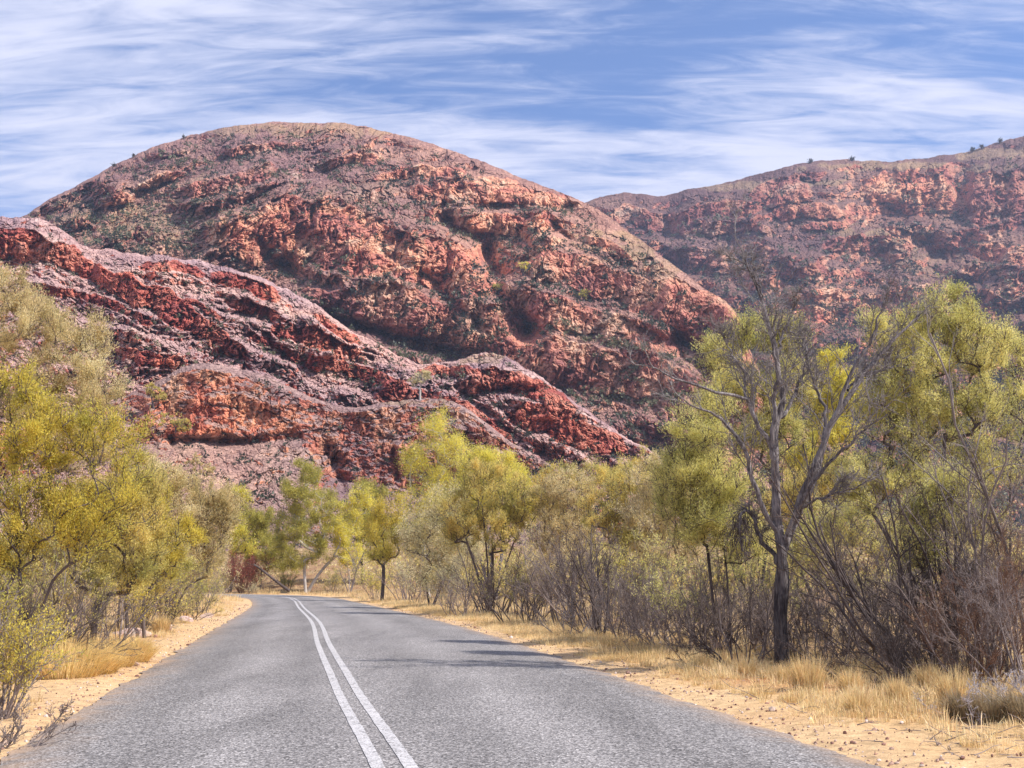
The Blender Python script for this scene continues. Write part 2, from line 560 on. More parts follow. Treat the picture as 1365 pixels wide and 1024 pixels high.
M['rockpale'] = rock_pale()
M['hillD'] = rock_mat('near_cliff_rock', 11, (1.35, 1.6, 1.5), (0.95, 0.86, 0.82), 0.12)
M['hillC'] = rock_mat('front_ridge_rock', 14, (1.3, 1.2, 1.25), (1.3, 1.16, 1.14), 0.02)
M['hillB'] = rock_mat('main_hill_rock', 22, (1.38, 1.85, 1.9), (0.92, 0.72, 0.64), 0.02)
M['hillA'] = rock_mat('far_range_rock', 34, (1.2, 1.5, 1.5), (0.54, 0.42, 0.38), 0.06)

# ------------------------------------------------------------------ road line (world metres, from the photo)
def edge_line(pix, before, after):
    return np.array(before + [ground_at(a, b) for a, b in pix] + after, float)


LE = edge_line([(-22, 1024), (116, 940), (222, 875), (300, 830), (335, 808)], [(1.5, -18), (-1.8, -2)], [(-18.2, 80), (-21.5, 92), (-25.2, 99.5), (-31, 105), (-45, 113), (-80, 126), (-130, 140)])
RE = edge_line([(1192, 1024), (926, 935), (754, 877), (607, 832)], [(8.3, -18), (5.3, -2)], [(-6.9, 62), (-10.7, 78), (-14.2, 92), (-18.6, 103), (-25.5, 111.5), (-41, 121), (-77, 134), (-128, 148)])
CE = edge_line([(525, 1024), (473, 940), (452, 900), (432, 860), (420.5, 830)], [(4.7, -18), (1.4, -2)], [(-11.0, 60), (-14.9, 79), (-18.1, 92), (-22.0, 101.5), (-28.5, 108.4), (-43, 117), (-78.5, 130), (-129, 144)])


def catmull(P, n):
    P = np.asarray(P, float)
    P2 = np.vstack([2 * P[0] - P[1], P, 2 * P[-1] - P[-2]])
    t = np.linspace(0, len(P) - 1 - 1e-6, n); i = t.astype(int); f = (t - i)[:, None]
    a, b, c, d = P2[i], P2[i + 1], P2[i + 2], P2[i + 3]
    return 0.5 * (2 * b + (c - a) * f + (2 * a - 5 * b + 4 * c - d) * f ** 2 + (3 * b - a - 3 * c + d) * f ** 3)


NR = 900
Ls, Rs, Cs = catmull(LE, NR), catmull(RE, NR), catmull(CE, NR)


def edge_x(E, y):
    return np.interp(y, E[:, 1], E[:, 0])


def road_dist(x, y):
    """signed: >0 right of the road, <0 left of it, 0 inside"""
    xl = edge_x(Ls, y); xr = edge_x(Rs, y)
    dr = (x - xr) * np.where(y > 90, 0.5, 0.97); dl = (x - xl) * np.where(y > 90, 0.5, 0.97)
    return np.where(dr > 0, dr, np.where(dl < 0, dl, 0.0))


def gz(x, y):
    x = np.asarray(x, float); y = np.asarray(y, float)
    d = road_dist(x, y)
    ar = np.maximum(d, 0); al = np.maximum(-d, 0)
    z = -0.05 * np.ones_like(x + y)
    z = z + 0.045 * sstep(0, 0.5, ar + al)
    und = fbm(x * 0.12, y * 0.12, 3, 5)
    z = z + sstep(1.2, 7, al) * (0.75 + 0.35 * und) * (1 - 0.6 * sstep(70, 100, y)) + sstep(6, 20, al) * 0.8
    z = z + sstep(3, 12, ar) * (0.12 + 0.22 * und) + sstep(15, 60, ar) * 1.2 * sstep(10, 40, y)
    z = z + 4.6 * sstep(116, 160, y - 0.4 * np.maximum(-x - 20, 0)) + 6 * sstep(170, 500, y)
    off = sstep(0.15, 0.9, ar + al)
    z = z + off * (0.035 * fbm(x * 1.6, y * 1.6, 3, 9) + 0.012 * pn(x * 7, y * 7, 4))
    return z


def sinhspace(a, b, n, k):
    t = np.linspace(-1, 1, n)
    s = np.sinh(k * t) / np.sinh(k)
    return np.where(s < 0, -s * a, s * b)


xs = sinhspace(-2500, 2500, 760, 7.2)
t = np.linspace(0, 1, 800)
ys = -25 + 5000 * (np.sinh(7.0 * t) / np.sinh(7.0))
GX, GY = np.meshgrid(xs, ys)
GZ = gz(GX, GY)
rd = road_dist(GX, GY)
vg = (1 - sstep(0.3, 2.2, np.abs(rd) + 0.7 * fbm(GX * 0.5, GY * 0.5, 3, 2)))
lit = sstep(2.2, 6.0, np.abs(rd) + 1.5 * fbm(GX * 0.4, GY * 0.4, 3, 12))
structure(mesh('ground', np.stack([GX, GY, GZ], -1), grid_faces(800, 760), M['soil'], smooth=True,
               attrs={'verge': vg, 'litter': lit}))

# road strip
tt = np.linspace(0, 1, 25)
en = 0.05 * fbm(np.arange(NR) * 0.7, np.zeros(NR), 3, 1)
en2 = 0.05 * fbm(np.arange(NR) * 0.7, np.ones(NR) * 9, 3, 1)
# dense resample by arc length so that the ragged edge is fine near the camera
def dense(E, n=2400):
    s = np.concatenate([[0], np.cumsum(np.linalg.norm(np.diff(E, axis=0), axis=1))])
    q = np.linspace(0, 1, n) ** 1.35 * s[-1]
    return np.stack([np.interp(q, s, E[:, 0]), np.interp(q, s, E[:, 1])], 1), q


LD, q = dense(Ls); RD, q2 = dense(Rs)
def ragged(q, s): return 0.085 * fbm(q * 0.9, q * 0, 5, s, 0.7)
wr = ragged(q, 3); wr2 = ragged(q2, 8)
side = nrm(RD - LD)
LDr = LD + side * wr[:, None]; RDr = RD + side * wr2[:, None]
pts = LDr[:, None, :] * (1 - tt)[None, :, None] + RDr[:, None, :] * tt[None, :, None]
crown = 0.05 * (1 - (2 * tt - 1) ** 2)
z = np.broadcast_to(crown[None, :] - 0.004, pts.shape[:2]).copy()
z[:, 0] = -0.03; z[:, -1] = -0.03
structure(mesh('road', np.concatenate([pts, z[..., None]], -1), grid_faces(len(LD), 25), M['asphalt'], smooth=True,
               attrs={'across': np.broadcast_to(tt[None, :], pts.shape[:2])}))

# double centre line
CD, qc = dense(Cs, 3000)
tan = np.gradient(CD, axis=0); nr_ = nrm(np.stack([tan[:, 1], -tan[:, 0]], 1))
def crown_z(p):
    xl = edge_x(Ls, p[:, 1]); xr = edge_x(Rs, p[:, 1]); a = np.clip((p[:, 0] - xl) / (xr - xl), 0, 1)
    return 0.05 * (1 - (2 * a - 1) ** 2) - 0.004
fade = 1.0
for off in (-0.155, 0.115):
    w = 0.12
    e1 = off - w / 2 + 0.006 * pn(qc * 3, qc * 0, 2); e2 = off + w / 2 + 0.006 * pn(qc * 3, qc * 0 + 5, 2)
    a = CD + nr_ * e1[:, None] if np.ndim(e1) else CD
    b = CD + nr_ * e2[:, None]
    V = np.stack([np.concatenate([a, (crown_z(a) + 0.006)[:, None]], 1), np.concatenate([b, (crown_z(b) + 0.006)[:, None]], 1)], 1)
    structure(mesh('road_marking', V, grid_faces(len(CD), 2), M['paint']))

# ------------------------------------------------------------------ hills
def interp_pts(pts, x, smooth=True):
    p = np.asarray(pts, float)
    if smooth:
        c = catmull(p, 400); return np.interp(x, c[:, 0], c[:, 1])
    return np.interp(x, p[:, 0], p[:, 1])


def stair(q, w):
    """rises only in the last part w of each unit"""
    f = q - np.floor(q)
    return np.floor(q) + sstep(1 - w, 1, f)


def line_field(px, py, pts):
    """(row of the polyline at px) - py, and a mask fading at both ends"""
    p = np.asarray(pts, float)
    yl = np.interp(px, p[:, 0], p[:, 1])
    m = sstep(p[0, 0] - 14, p[0, 0] + 10, px) * (1 - sstep(p[-1, 0] - 10, p[-1, 0] + 14, px))
    return yl - py, m


def seg_dist(px, py, pts):
    best = np.full(px.shape, 1e9)
    for (x0, y0), (x1, y1) in zip(pts[:-1], pts[1:]):
        dx, dy = x1 - x0, y1 - y0
        t = np.clip(((px - x0) * dx + (py - y0) * dy) / (dx * dx + dy * dy), 0, 1)
        best = np.minimum(best, np.hypot(px - x0 - t * dx, py - y0 - t * dy))
    return best


HG = {}


def band_mask(PX, PY, bands, seed):
    m = np.zeros(PX.shape)
    wx = 5 * fbm(PX / 28, PY / 28, 2, seed + 31); wy = 3.5 * fbm(PX / 18, PY / 30, 3, seed + 32)
    for top, bot in bands:
        t = np.array(top, float); X = PX + wx; Y = PY + wy
        if isinstance(bot, (int, float)):
            b = t + np.array([0, bot])
        else:
            b = np.array(bot, float)
        yt = np.interp(X, t[:, 0], t[:, 1]); yb = np.interp(X, b[:, 0], b[:, 1])
        e = sstep(t[0, 0] - 8, t[0, 0] + 14, X) * (1 - sstep(t[-1, 0] - 14, t[-1, 0] + 8, X))
        # the band pinches and swells
        mid = (yt + yb) / 2; hh = (yb - yt) / 2 * (0.25 + 0.75 * e) * (1 + 0.35 * pn(X / 33, yt / 50, seed + 33))
        m = np.maximum(m, e ** 0.5 * sstep(hh + 1.8, hh - 1.2, np.abs(Y - mid)))
    return m


def hill(name, x0, x1, nc, nr, crest, foot, df, dc, guide, P1, P2, mat, seed, ledges=(), gullies=(), k1=0.8, k2=0.5,
         rough=1.0, crest_n=1.5, curve=0.25, grassfn=None, backslope=0.6, joint=1.0, swell=0.25, prof=None, bands=(), warp=1.0):
    px = np.linspace(x0, x1, nc)
    yc = interp_pts(crest, px); yf = interp_pts(foot, px)
    yc = yc + crest_n * (fbm(px / 23, px * 0, 4, seed, 0.6)) + 0.12 * crest_n * pn(px / 3.1, px * 0, seed)
    t = np.linspace(0, 1, nr)[:, None]
    PX = np.broadcast_to(px[None, :], (nr, nc)); PY = yf[None, :] + (yc - yf)[None, :] * t
    Df = interp_pts(df, px)[None, :]; Dc = interp_pts(dc, px)[None, :]
    T = np.broadcast_to(t, PY.shape)
    Dn = Df + (Dc - Df) * ((1 - curve) * T + curve * T ** 3) if prof is None else prof(PX, PY, T, Df, Dc)
    CM = band_mask(PX, PY, bands, seed) if len(bands) else np.zeros(PX.shape)
    if len(bands):
        # walls: almost no depth per row; benches take it all
        inc = np.gradient(Dn, axis=0) * (0.10 - 0.98 * CM)
        dev = np.zeros(PX.shape); cur = np.zeros(nc); rpx = np.median(yf - yc) / nr
        lam = math.exp(-rpx / 75.0)
        for r_ in range(1, nr):
            cur = cur * lam
            cur = 0.25 * (np.roll(cur, 1) + np.roll(cur, -1)) + 0.5 * cur
            cur = 0.25 * (np.roll(cur, 1) + np.roll(cur, -1)) + 0.5 * cur
            cur = cur + inc[r_]
            dev[r_] = cur
        Dn = Dn + dev * (1 - sstep(0.9, 1.0, T) * 0.5)
    D = Dn.copy()
    rate = (Dc - Df) / np.maximum(yf - yc, 20)[None, :]       # metres per row
    wx = 12 * fbm(PX / 110, PY / 110, 2, seed + 1); wy = 7 * fbm(PX / 90, PY / 60, 3, seed + 2) + 1.5 * pn(PX / 9, PY / 9, seed + 2)
    wx = wx * warp; wy = wy * warp
    g = guide(PX + wx, PY)
    fr_ = 1 - 0.85 * CM
    q1 = (g - PY - wy) / P1                                    # increases upwards
    a1 = np.clip(0.45 + 1.5 * fbm(PX / 120, PY / 75, 3, seed + 3), 0, 1.0) * k1
    var = 0.25 * pn(PX / 60, np.floor(q1) * 5.3, seed + 4)
    D = D + rate * P1 * a1 * fr_ * (stair(q1 + var, 0.38) - (q1 + var))
    q2 = (g - PY - 0.8 * wy + 3 * fbm(PX / 16, PY / 12, 3, seed + 9)) / P2 + 2.4 * pn(PX / 80, PY / 80, seed)
    a2 = np.clip(0.5 + 1.1 * fbm(PX / 45, PY / 30, 3, seed + 5), 0, 1.1) * k2
    D = D + rate * P2 * a2 * (1 - 0.7 * CM) * (stair(q2, 0.4) - q2)
    # hand placed cliff tops: rows above the line lie farther back
    for pts, amp, hpx in ledges:
        f, m = line_field(PX, PY + 0.45 * wy, pts)
        m = m * np.clip(0.85 + 0.5 * pn(PX / 55, PY / 90, seed + 6), 0.35, 1.15)
        up = sstep(-1.0, 2.5 + hpx * 0.12, f)
        cl = sstep(hpx, 0, -f) * (f <= 0)
        # cliff leans out just below its top, bench behind it
        D = D + m * amp * (up * np.exp(-np.maximum(f, 0) / (hpx * 2.2))) - m * amp * 0.18 * cl
    for pts, depth, wpx in gullies:
        ds = seg_dist(PX + 0.5 * wx, PY + 0.5 * wy, pts)
        D = D + 0.7 * depth * np.exp(-(ds / wpx) ** 2) * (0.75 + 0.4 * pn(PX / 24, PY / 24, seed + 16))
    # big buttresses, upright joints in the cliffs, blocks and rubble everywhere
    wx2 = 9 * fbm(PX / 30, PY / 30, 3, seed + 13); wy2 = 7 * fbm(PX / 26, PY / 26, 3, seed + 14)
    jx = PX + 0.35 * PY + wx2
    D = D + swell * rate * 42 * fbm(PX / 85, PY / 110, 2, seed + 7)
    ca = np.clip(0.25 + a1 * 1.1 + 0.5 * pn(PX / 50, PY / 40, seed + 15), 0.2, 1.3)
    j1 = ridged(jx / 22, PY / 60, 2, seed + 8)
    D = D - joint * rate * (6.0 * j1 * ca + 7.5 * CM * ridged(jx / 30, PY / 130, 2, seed + 18) + 4.5 * CM * ridged(jx / 9, PY / 50, 2, seed + 19))
    h1, e1_ = cells(jx / 13, (g - PY + wy2) / 17, seed + 3)
    h2, e2_ = cells((PX + wx2 * 1.3) / 5.0, (g - PY + wy2 * 1.3) / 5.5, seed + 5)
    D = D - rate * ca * (1 - 0.35 * CM) * (10.5 * h1 - 4.0 * sstep(0.14, 0.0, e1_)) - rough * rate * (3.0 * h2 - 1.5 * sstep(0.2, 0.0, e2_))
    D = D + rough * rate * (2.2 * fbm(PX / 9, PY / 7, 3, seed + 11, 0.55) + 0.6 * pn(PX / 2.1, PY / 1.8, seed + 12))
    fadec = sstep(0, 0.03, 1 - T)
    D = Dn + (D - Dn) * (0.35 + 0.65 * fadec)
    W = at(PX, PY, D)
    # back slope beyond the crest and a skirt down to below the ground
    back = []
    top = W[-1]
    for k, s in enumerate((6, 25, 70, 150, 300, 600)):
        b = top.copy(); b[:, 1] += s; b[:, 0] *= (b[:, 1] / top[:, 1]); b[:, 2] -= s * backslope * (0.5 if k == 0 else 1); back.append(b)
    fr = W[0].copy(); fr[:, 2] = -12; fr[:, 1] -= 6
    G = np.concatenate([fr[None], W, np.array(back)], 0)
    du = np.gradient(G, axis=1); dv = np.gradient(G, axis=0)
    nn = nrm(np.cross(du, dv)); nz = np.abs(nn[..., 2])
    # blur slope a little so that rock bands read as bands
    b = nz.copy()
    for _ in range(7):
        b = (b + np.roll(b, 1, 0) + np.roll(b, -1, 0) + np.roll(b, 1, 1) + np.roll(b, -1, 1)) / 5
    rock = 1 - sstep(0.48, 0.72, b)
    if len(bands):
        rock = rock * 0.8
        rock[1:1 + nr] = np.maximum(rock[1:1 + nr], CM)
    gr = np.zeros(rock.shape)
    if grassfn is not None:
        gr[1:1 + nr] = grassfn(PX, PY)
    ob = mesh(name, G, grid_faces(*G.shape[:2]), mat, smooth=False, attrs={'rock': rock, 'grass': gr})
    structure(ob)
    foot_ = np.zeros(PX.shape)
    if len(bands):
        k_ = max(2, int(9 * nr / np.median(yf - yc)))
        for q_ in range(1, k_ + 1):
            foot_[:-q_] = np.maximum(foot_[:-q_], CM[q_:])
        foot_ = np.clip(foot_ - CM, 0, 1)
    HG[seed] = (W, PX, PY, rock[1:1 + nr], foot_)
    return ob


def gblob(PX, PY, blobs):
    g = np.zeros(PX.shape)
    n = 0.9 * fbm(PX / 26, PY / 14, 4, 77)
    for (x, y, rx, ry, a) in blobs:
        g = np.maximum(g, a * (1 - sstep(0.5, 1.25, np.hypot((PX - x) / rx, (PY - y) / ry) + n)))
    return g


# far range on the right
A_crest = [(560, 420), (680, 330), (740, 285), (790, 266), (830, 257), (850, 258), (880, 262), (920, 252), (960, 245), (1000, 235), (1050, 222), (1090, 215), (1130, 213), (1170, 215), (1200, 214), (1250, 208), (1290, 202), (1330, 190), (1365, 182), (1450, 160), (1600, 150), (1800, 190)]
hill('far_hill', 620, 1800, 900, 520, A_crest, [(560, 735), (1800, 735)], [(560, 640), (1800, 600)],
     [(560, 1150), (1000, 1200), (1800, 1250)], lambda x, y: 0.12 * (x - 1000) * 0 + 30 * np.sin((x - 900) / 190) + (y - y) + 400,
     46, 15, M['hillA'], 21,
     bands=[([(1000, 252), (1030, 243), (1060, 240), (1084, 247)], [(1000, 270), (1084, 270)]), ([(905, 280), (950, 269), (1010, 268)], 20), ([(1150, 236), (1180, 231), (1207, 237)], 36), ([(1212, 236), (1245, 230), (1268, 238), (1284, 252)], [(1212, 270), (1250, 282), (1284, 284)]),
            ([(1037, 273), (1080, 270), (1124, 274)], 20), ([(1286, 240), (1330, 232), (1450, 215)], 62), ([(1070, 296), (1128, 295)], 12), ([(1100, 318), (1130, 313), (1160, 318)], 20), ([(980, 328), (1010, 324), (1034, 330)], 18), ([(895, 334), (930, 330), (968, 338)], 22),
            ([(1036, 360), (1095, 358)], 14), ([(800, 287), (840, 271), (882, 290)], 24), ([(1075, 385), (1145, 384)], 20), ([(1000, 375), (1040, 372)], 18), ([(940, 300), (1000, 296), (1030, 300)], 12), ([(1180, 300), (1230, 312)], 12), ([(1290, 320), (1340, 330), (1420, 325)], 22), ([(1180, 390), (1240, 380), (1300, 392)], 18), ([(1000, 410), (1060, 405), (1110, 412)], 20), ([(1330, 370), (1400, 365)], 30)],
     gullies=[([(1070, 240), (1090, 265), (1115, 268)], 26, 7), ([(1190, 285), (1235, 330), (1260, 350)], 50, 14), ([(1268, 240), (1290, 285)], 36, 6), ([(1260, 350), (1300, 400)], 45, 18), ([(880, 300), (930, 380), (975, 440)], 30, 14)],
     grassfn=lambda X, Y: gblob(X, Y, [(1190, 320, 60, 18, 0.9), (1000, 246, 120, 7, 1), (1200, 222, 120, 7, 1), (1330, 205, 60, 10, 1), (1230, 350, 60, 20, 0.5)]),
     crest_n=1.6, curve=0.2)

# main dome
B_crest = [(-160, 330), (-60, 320), (0, 300), (30, 288), (60, 270), (100, 248), (150, 222), (200, 198), (250, 182), (300, 170), (350, 164), (400, 163), (440, 164), (475, 167), (520, 176), (560, 187), (600, 200), (640, 214), (680, 230), (720, 246), (760, 262), (790, 275), (820, 295), (860, 325), (900, 355), (940, 385), (970, 405), (988, 430), (1010, 490), (1060, 560), (1150, 620)]
def guideB(x, y):
    # beds rise to the right on the left flank, lie flat mid slope and dip right on the right flank
    left = -0.32 * (x - 330); right = 0.22 * (x - 560) + 0.0006 * np.maximum(x - 560, 0) ** 2
    w = sstep(300, 560, x + 0.9 * (y - 250))
    return left * (1 - w) + (right + -70) * w
hill('main_hill', -160, 1150, 1300, 620, B_crest, [(-160, 420), (0, 400), (100, 400), (250, 420), (420, 500), (560, 560), (700, 590), (800, 640), (900, 700), (1150, 745)],
     [(-160, 470), (200, 440), (420, 410), (650, 400), (900, 370), (1150, 380)], [(-160, 640), (200, 680), (450, 700), (760, 610), (900, 500), (1000, 440), (1150, 420)], guideB, 40, 13, M['hillB'], 33,
     bands=[([(248, 246), (290, 236), (340, 222), (368, 212)], 22), ([(545, 251), (600, 241), (680, 246), (750, 262), (778, 276)], [(545, 266), (600, 270), (680, 272), (778, 280)]), ([(608, 289), (650, 283), (690, 287), (736, 280)], 27),
            ([(345, 280), (380, 264), (430, 272), (490, 290), (540, 308), (600, 338), (655, 375)], [(345, 325), (380, 343), (430, 355), (520, 370), (610, 391), (660, 402)]),
            ([(400, 378), (440, 386), (520, 383), (600, 402), (662, 408), (700, 420)], [(400, 392), (430, 408), (490, 432), (576, 451), (640, 464), (700, 470)]),
            ([(700, 342), (740, 330), (790, 345), (840, 366), (900, 378), (960, 394), (988, 425)], [(700, 362), (760, 384), (830, 408), (880, 428), (930, 438), (988, 446)]),
            ([(672, 388), (740, 392), (800, 414), (870, 440), (905, 456)], [(672, 418), (740, 438), (820, 450), (880, 474), (905, 476)]),
            ([(655, 448), (700, 444), (760, 455), (830, 470), (880, 482), (930, 500)], [(655, 470), (700, 494), (760, 518), (830, 525), (930, 524)]),
            ([(278, 312), (320, 293), (358, 302)], [(278, 328), (320, 346), (358, 350)]), ([(560, 318), (600, 322), (640, 338)], 20), ([(180, 245), (215, 232), (245, 225)], 12), ([(300, 200), (350, 192), (400, 188)], 10), ([(430, 215), (470, 205), (510, 205)], 14), ([(500, 232), (560, 222), (620, 224)], 12), ([(140, 262), (175, 256)], 14), ([(780, 310), (820, 325), (850, 345)], 14), ([(640, 232), (690, 240)], 10)],
     gullies=[([(600, 300), (640, 330), (668, 372), (676, 410), (705, 440)], 62, 15), ([(420, 415), (490, 442), (560, 464), (640, 482)], 48, 10), ([(525, 195), (450, 226), (385, 250), (335, 275)], 26, 11), ([(370, 196), (300, 212), (240, 232), (195, 262)], 18, 9), ([(590, 205), (560, 225), (520, 240)], 14, 8), ([(905, 452), (935, 470), (960, 500)], 30, 10), ([(330, 280), (350, 340), (400, 372)], 22, 10), ([(740, 300), (760, 320), (700, 345)], 22, 7), ([(840, 430), (900, 465), (940, 500)], 20, 9), ([(590, 275), (680, 278), (765, 275)], 18, 5), ([(360, 195), (430, 230), (470, 250)], 8, 6), ([(180, 270), (230, 300), (290, 280)], 10, 12), ([(520, 345), (560, 360), (640, 440)], 12, 7)],
     grassfn=lambda X, Y: gblob(X, Y, [(200, 300, 85, 34, 1), (270, 250, 50, 14, 0.6), (430, 172, 330, 9, 0.8), (840, 330, 70, 22, 0.9), (480, 255, 60, 20, 0.5), (880, 355, 40, 14, 0.7), (110, 285, 50, 22, 0.8), (560, 320, 40, 14, 0.4)]),
     curve=0.3)

# front dipping ridge
C_crest = [(-260, 250), (-120, 270), (0, 288), (55, 293), (85, 308), (112, 328), (170, 337), (250, 345), (330, 364), (380, 385), (420, 405), (460, 435), (510, 462), (560, 484), (610, 480), (650, 470), (690, 483), (730, 510), (780, 545), (830, 580), (880, 608), (950, 650), (1050, 690)]
hill('front_ridge', -260, 1050, 1300, 560, C_crest, [(-260, 640), (100, 620), (250, 570), (450, 590), (600, 600), (700, 650), (800, 690), (1050, 715)],
     [(-260, 215), (200, 235), (500, 262), (1050, 262)], [(-260, 330), (100, 345), (350, 360), (600, 345), (750, 320), (1050, 290)],
     lambda x, y: 0.36 * (x - 300) + 0.00028 * (x - 300) ** 2, 34, 11, M['hillC'], 47,
     bands=[([(-60, 302), (0, 305), (50, 310), (100, 330), (125, 352)], [(-60, 345), (0, 344), (50, 348), (100, 362), (125, 376)]), ([(118, 352), (176, 366), (220, 385), (256, 408), (293, 438), (332, 470)], [(118, 374), (170, 404), (235, 434), (290, 462), (332, 486)]),
            ([(40, 380), (100, 385), (150, 400), (205, 427)], 12), ([(150, 455), (190, 468), (242, 475)], 18), ([(188, 350), (230, 346), (272, 360)], 14), ([(283, 358), (330, 370), (374, 390)], 18), ([(362, 430), (420, 441), (484, 464)], 20), ([(398, 470), (450, 478), (500, 494), (548, 512)], 18),
            ([(300, 395), (340, 404), (380, 420)], 14), ([(420, 415), (450, 432), (480, 452)], 14), ([(676, 542), (720, 536), (760, 548), (800, 570), (834, 586)], [(676, 568), (720, 575), (770, 600), (834, 610)]), ([(612, 502), (660, 492), (720, 505), (765, 532)], 27), ([(330, 440), (380, 462), (430, 490)], 12), ([(500, 520), (560, 520), (620, 535), (680, 572)], 18), ([(230, 395), (262, 400), (300, 424)], 8), ([(160, 520), (200, 540), (225, 560)], 16), ([(560, 490), (600, 488), (640, 488)], 12)],
     gullies=[([(560, 505), (610, 520), (660, 560), (720, 600)], 14, 9), ([(640, 520), (760, 520), (830, 560)], 10, 6)],
     grassfn=lambda X, Y: gblob(X, Y, [(150, 470, 60, 50, 0.3), (650, 478, 40, 8, 1.0)]), k2=0.75, k1=0.85, curve=0.15, swell=0.1, rough=1.5, crest_n=2.6, warp=0.45, joint=0.8)

def profD(PX, PY, T, Df, Dc):
    yb = interp_pts([(-260, 640), (0, 640), (150, 600), (225, 585), (300, 590), (400, 592), (440, 632), (520, 655), (600, 668), (680, 680), (760, 690), (1000, 722)], PX[0])[None, :]
    yt = interp_pts([(-260, 600), (0, 590), (150, 552), (205, 520), (240, 500), (270, 492), (330, 505), (400, 532), (450, 551), (540, 542), (620, 549), (650, 572), (690, 602), (740, 630), (775, 657), (1000, 716)], PX[0])[None, :]
    yf = PY[0][None, :]; yc = PY[-1][None, :]
    a = np.clip((yf - PY) / (yf - yb), 0, 1); b = np.clip((yb - PY) / np.maximum(yb - yt, 2), 0, 1); c = np.clip((yt - PY) / np.maximum(yt - yc, 2), 0, 1)
    return Df + (Dc - 12 - Df) * a + 9 * b + 3 * c


# near knob with the low red cliffs and its scree apron
D_crest = [(-260, 560), (0, 560), (100, 548), (160, 530), (205, 512), (240, 492), (270, 484), (310, 490), (360, 504), (410, 526), (450, 541), (490, 541), (530, 535), (575, 532), (615, 540), (650, 565), (690, 595), (735, 620), (775, 650), (850, 690), (1000, 712)]
hill('near_cliff', -260, 1000, 1250, 440, D_crest, [(-260, 745), (1000, 745)], [(-260, 165), (100, 160), (400, 160), (1000, 165)],
     [(-260, 215), (200, 225), (400, 228), (600, 232), (760, 215), (1000, 205)], lambda x, y: 0.10 * (x - 300), 40, 12, M['hillD'], 59,
     gullies=[([(440, 600), (455, 650)], 9, 9), ([(230, 590), (320, 590), (400, 585)], 7, 7), ([(520, 590), (530, 640)], 4, 5)],
     grassfn=lambda X, Y: gblob(X, Y, [(200, 600, 60, 30, 0.35), (560, 536, 60, 5, 0.8)]), k1=0.15, k2=0.22, swell=0.12, crest_n=2.0, prof=profD, joint=1.9, rough=0.65)

# ------------------------------------------------------------------ vegetation builders
def ground_pt(px, Y, x=None):
    """a point standing on the ground at distance Y in photo column px"""
    X = (px - 682.5) / F / CP * Y * 0.985 if x is None else x
    return np.array([X, Y, float(gz(X, Y))])


def bez(p0, p1, p2, k):
    t = np.linspace(0, 1, k)[:, None]
    return (1 - t) ** 2 * p0 + 2 * t * (1 - t) * p1 + t ** 2 * p2


def random_walks(P0, D0, Ln, k, rng, wander, up=0.0):
    """polylines (n,k,3) that start at P0 heading D0"""
    n = len(P0); P = np.zeros((n, k, 3)); P[:, 0] = P0; d = nrm(D0)
    st = (np.broadcast_to(Ln, (n,)) / (k - 1))[:, None]
    for i in range(1, k):
        d = nrm(d + rng.normal(size=(n, 3)) * wander + np.array([0, 0, up]))
        P[:, i] = P[:, i - 1] + d * st
    return P


def sprout(P, rng, m, ang, t0=0.25, t1=1.0):
    """m child starts per polyline: positions, directions, t"""
    n, k, _ = P.shape
    t = rng.uniform(t0, t1, (n, m)) * (k - 1) * 0.999
    i = t.astype(int); f = (t - i)[..., None]
    r = np.arange(n)[:, None]
    A = P[r, i]; B = P[r, i + 1]
    pos = A * (1 - f) + B * f
    d = nrm(B - A)
    perp = nrm(np.cross(d, rng.normal(size=d.shape)))
    a = rng.uniform(ang * 0.6, ang * 1.3, (n, m))[..., None]
    dd = d * np.cos(a) + perp * np.sin(a)
    return pos.reshape(-1, 3), dd.reshape(-1, 3), (t / (k - 1)).ravel(), np.repeat(np.arange(n), m)


def taper(r0, r1, k):
    r0 = np.asarray(r0); r1 = np.asarray(r1)
    return r0[:, None] + (r1 - r0)[:, None] * np.linspace(0, 1, k)[None, :] ** 0.8


def bare_shrub_wood(soup, base, rng, n0, ln, spread, r0, gens=((7, .5, .55), (7, .45, .65), (6, .42, .75)), lean=(0, 0, 0), wander=0.12, rb=0.25, up=0.03, droop=0.0):
    """fan of bare stems with three orders of branching; returns last-order polylines"""
    a = rng.uniform(0, 2 * np.pi, n0); s = np.abs(rng.normal(0, spread, n0))
    D = np.stack([np.cos(a) * np.sin(s), np.sin(a) * np.sin(s), np.cos(s)], 1) + np.array(lean)
    P0 = base + np.stack([np.cos(a), np.sin(a), np.zeros(n0)], 1) * rng.uniform(0, rb, n0)[:, None] - np.array([0, 0, 0.1])
    lens = ln * rng.uniform(0.55, 1.1, n0)
    P = random_walks(P0, D, lens, 9, rng, wander, up)
    R = np.full(n0, r0) * rng.uniform(0.6, 1.1, n0)
    soup.add(*tubes(P, taper(R, R * 0.3, 9), 6))
    cur, cr, cl = P, R, lens
    allp = [P]
    for gi, (m, lf, ang) in enumerate(gens):
        pos, dd, t, par = sprout(cur, rng, m, ang, 0.2 if gi else 0.3)
        l2 = cl[par] * lf * (1.15 - 0.6 * t) * rng.uniform(0.5, 1.2, len(par))
        k = 6 if gi == 0 else (5 if gi == 1 else 4)
        Q = random_walks(pos, dd, l2, k, rng, wander * 1.5, up - droop)
        r2 = np.maximum(cr[par] * (1 - 0.65 * t) * 0.5, 0.0028)
        soup.add(*tubes(Q, taper(r2, r2 * 0.4, k), 4 if gi == 0 else 3))
        cur, cr, cl = Q, r2, l2
        allp.append(Q)
    return allp


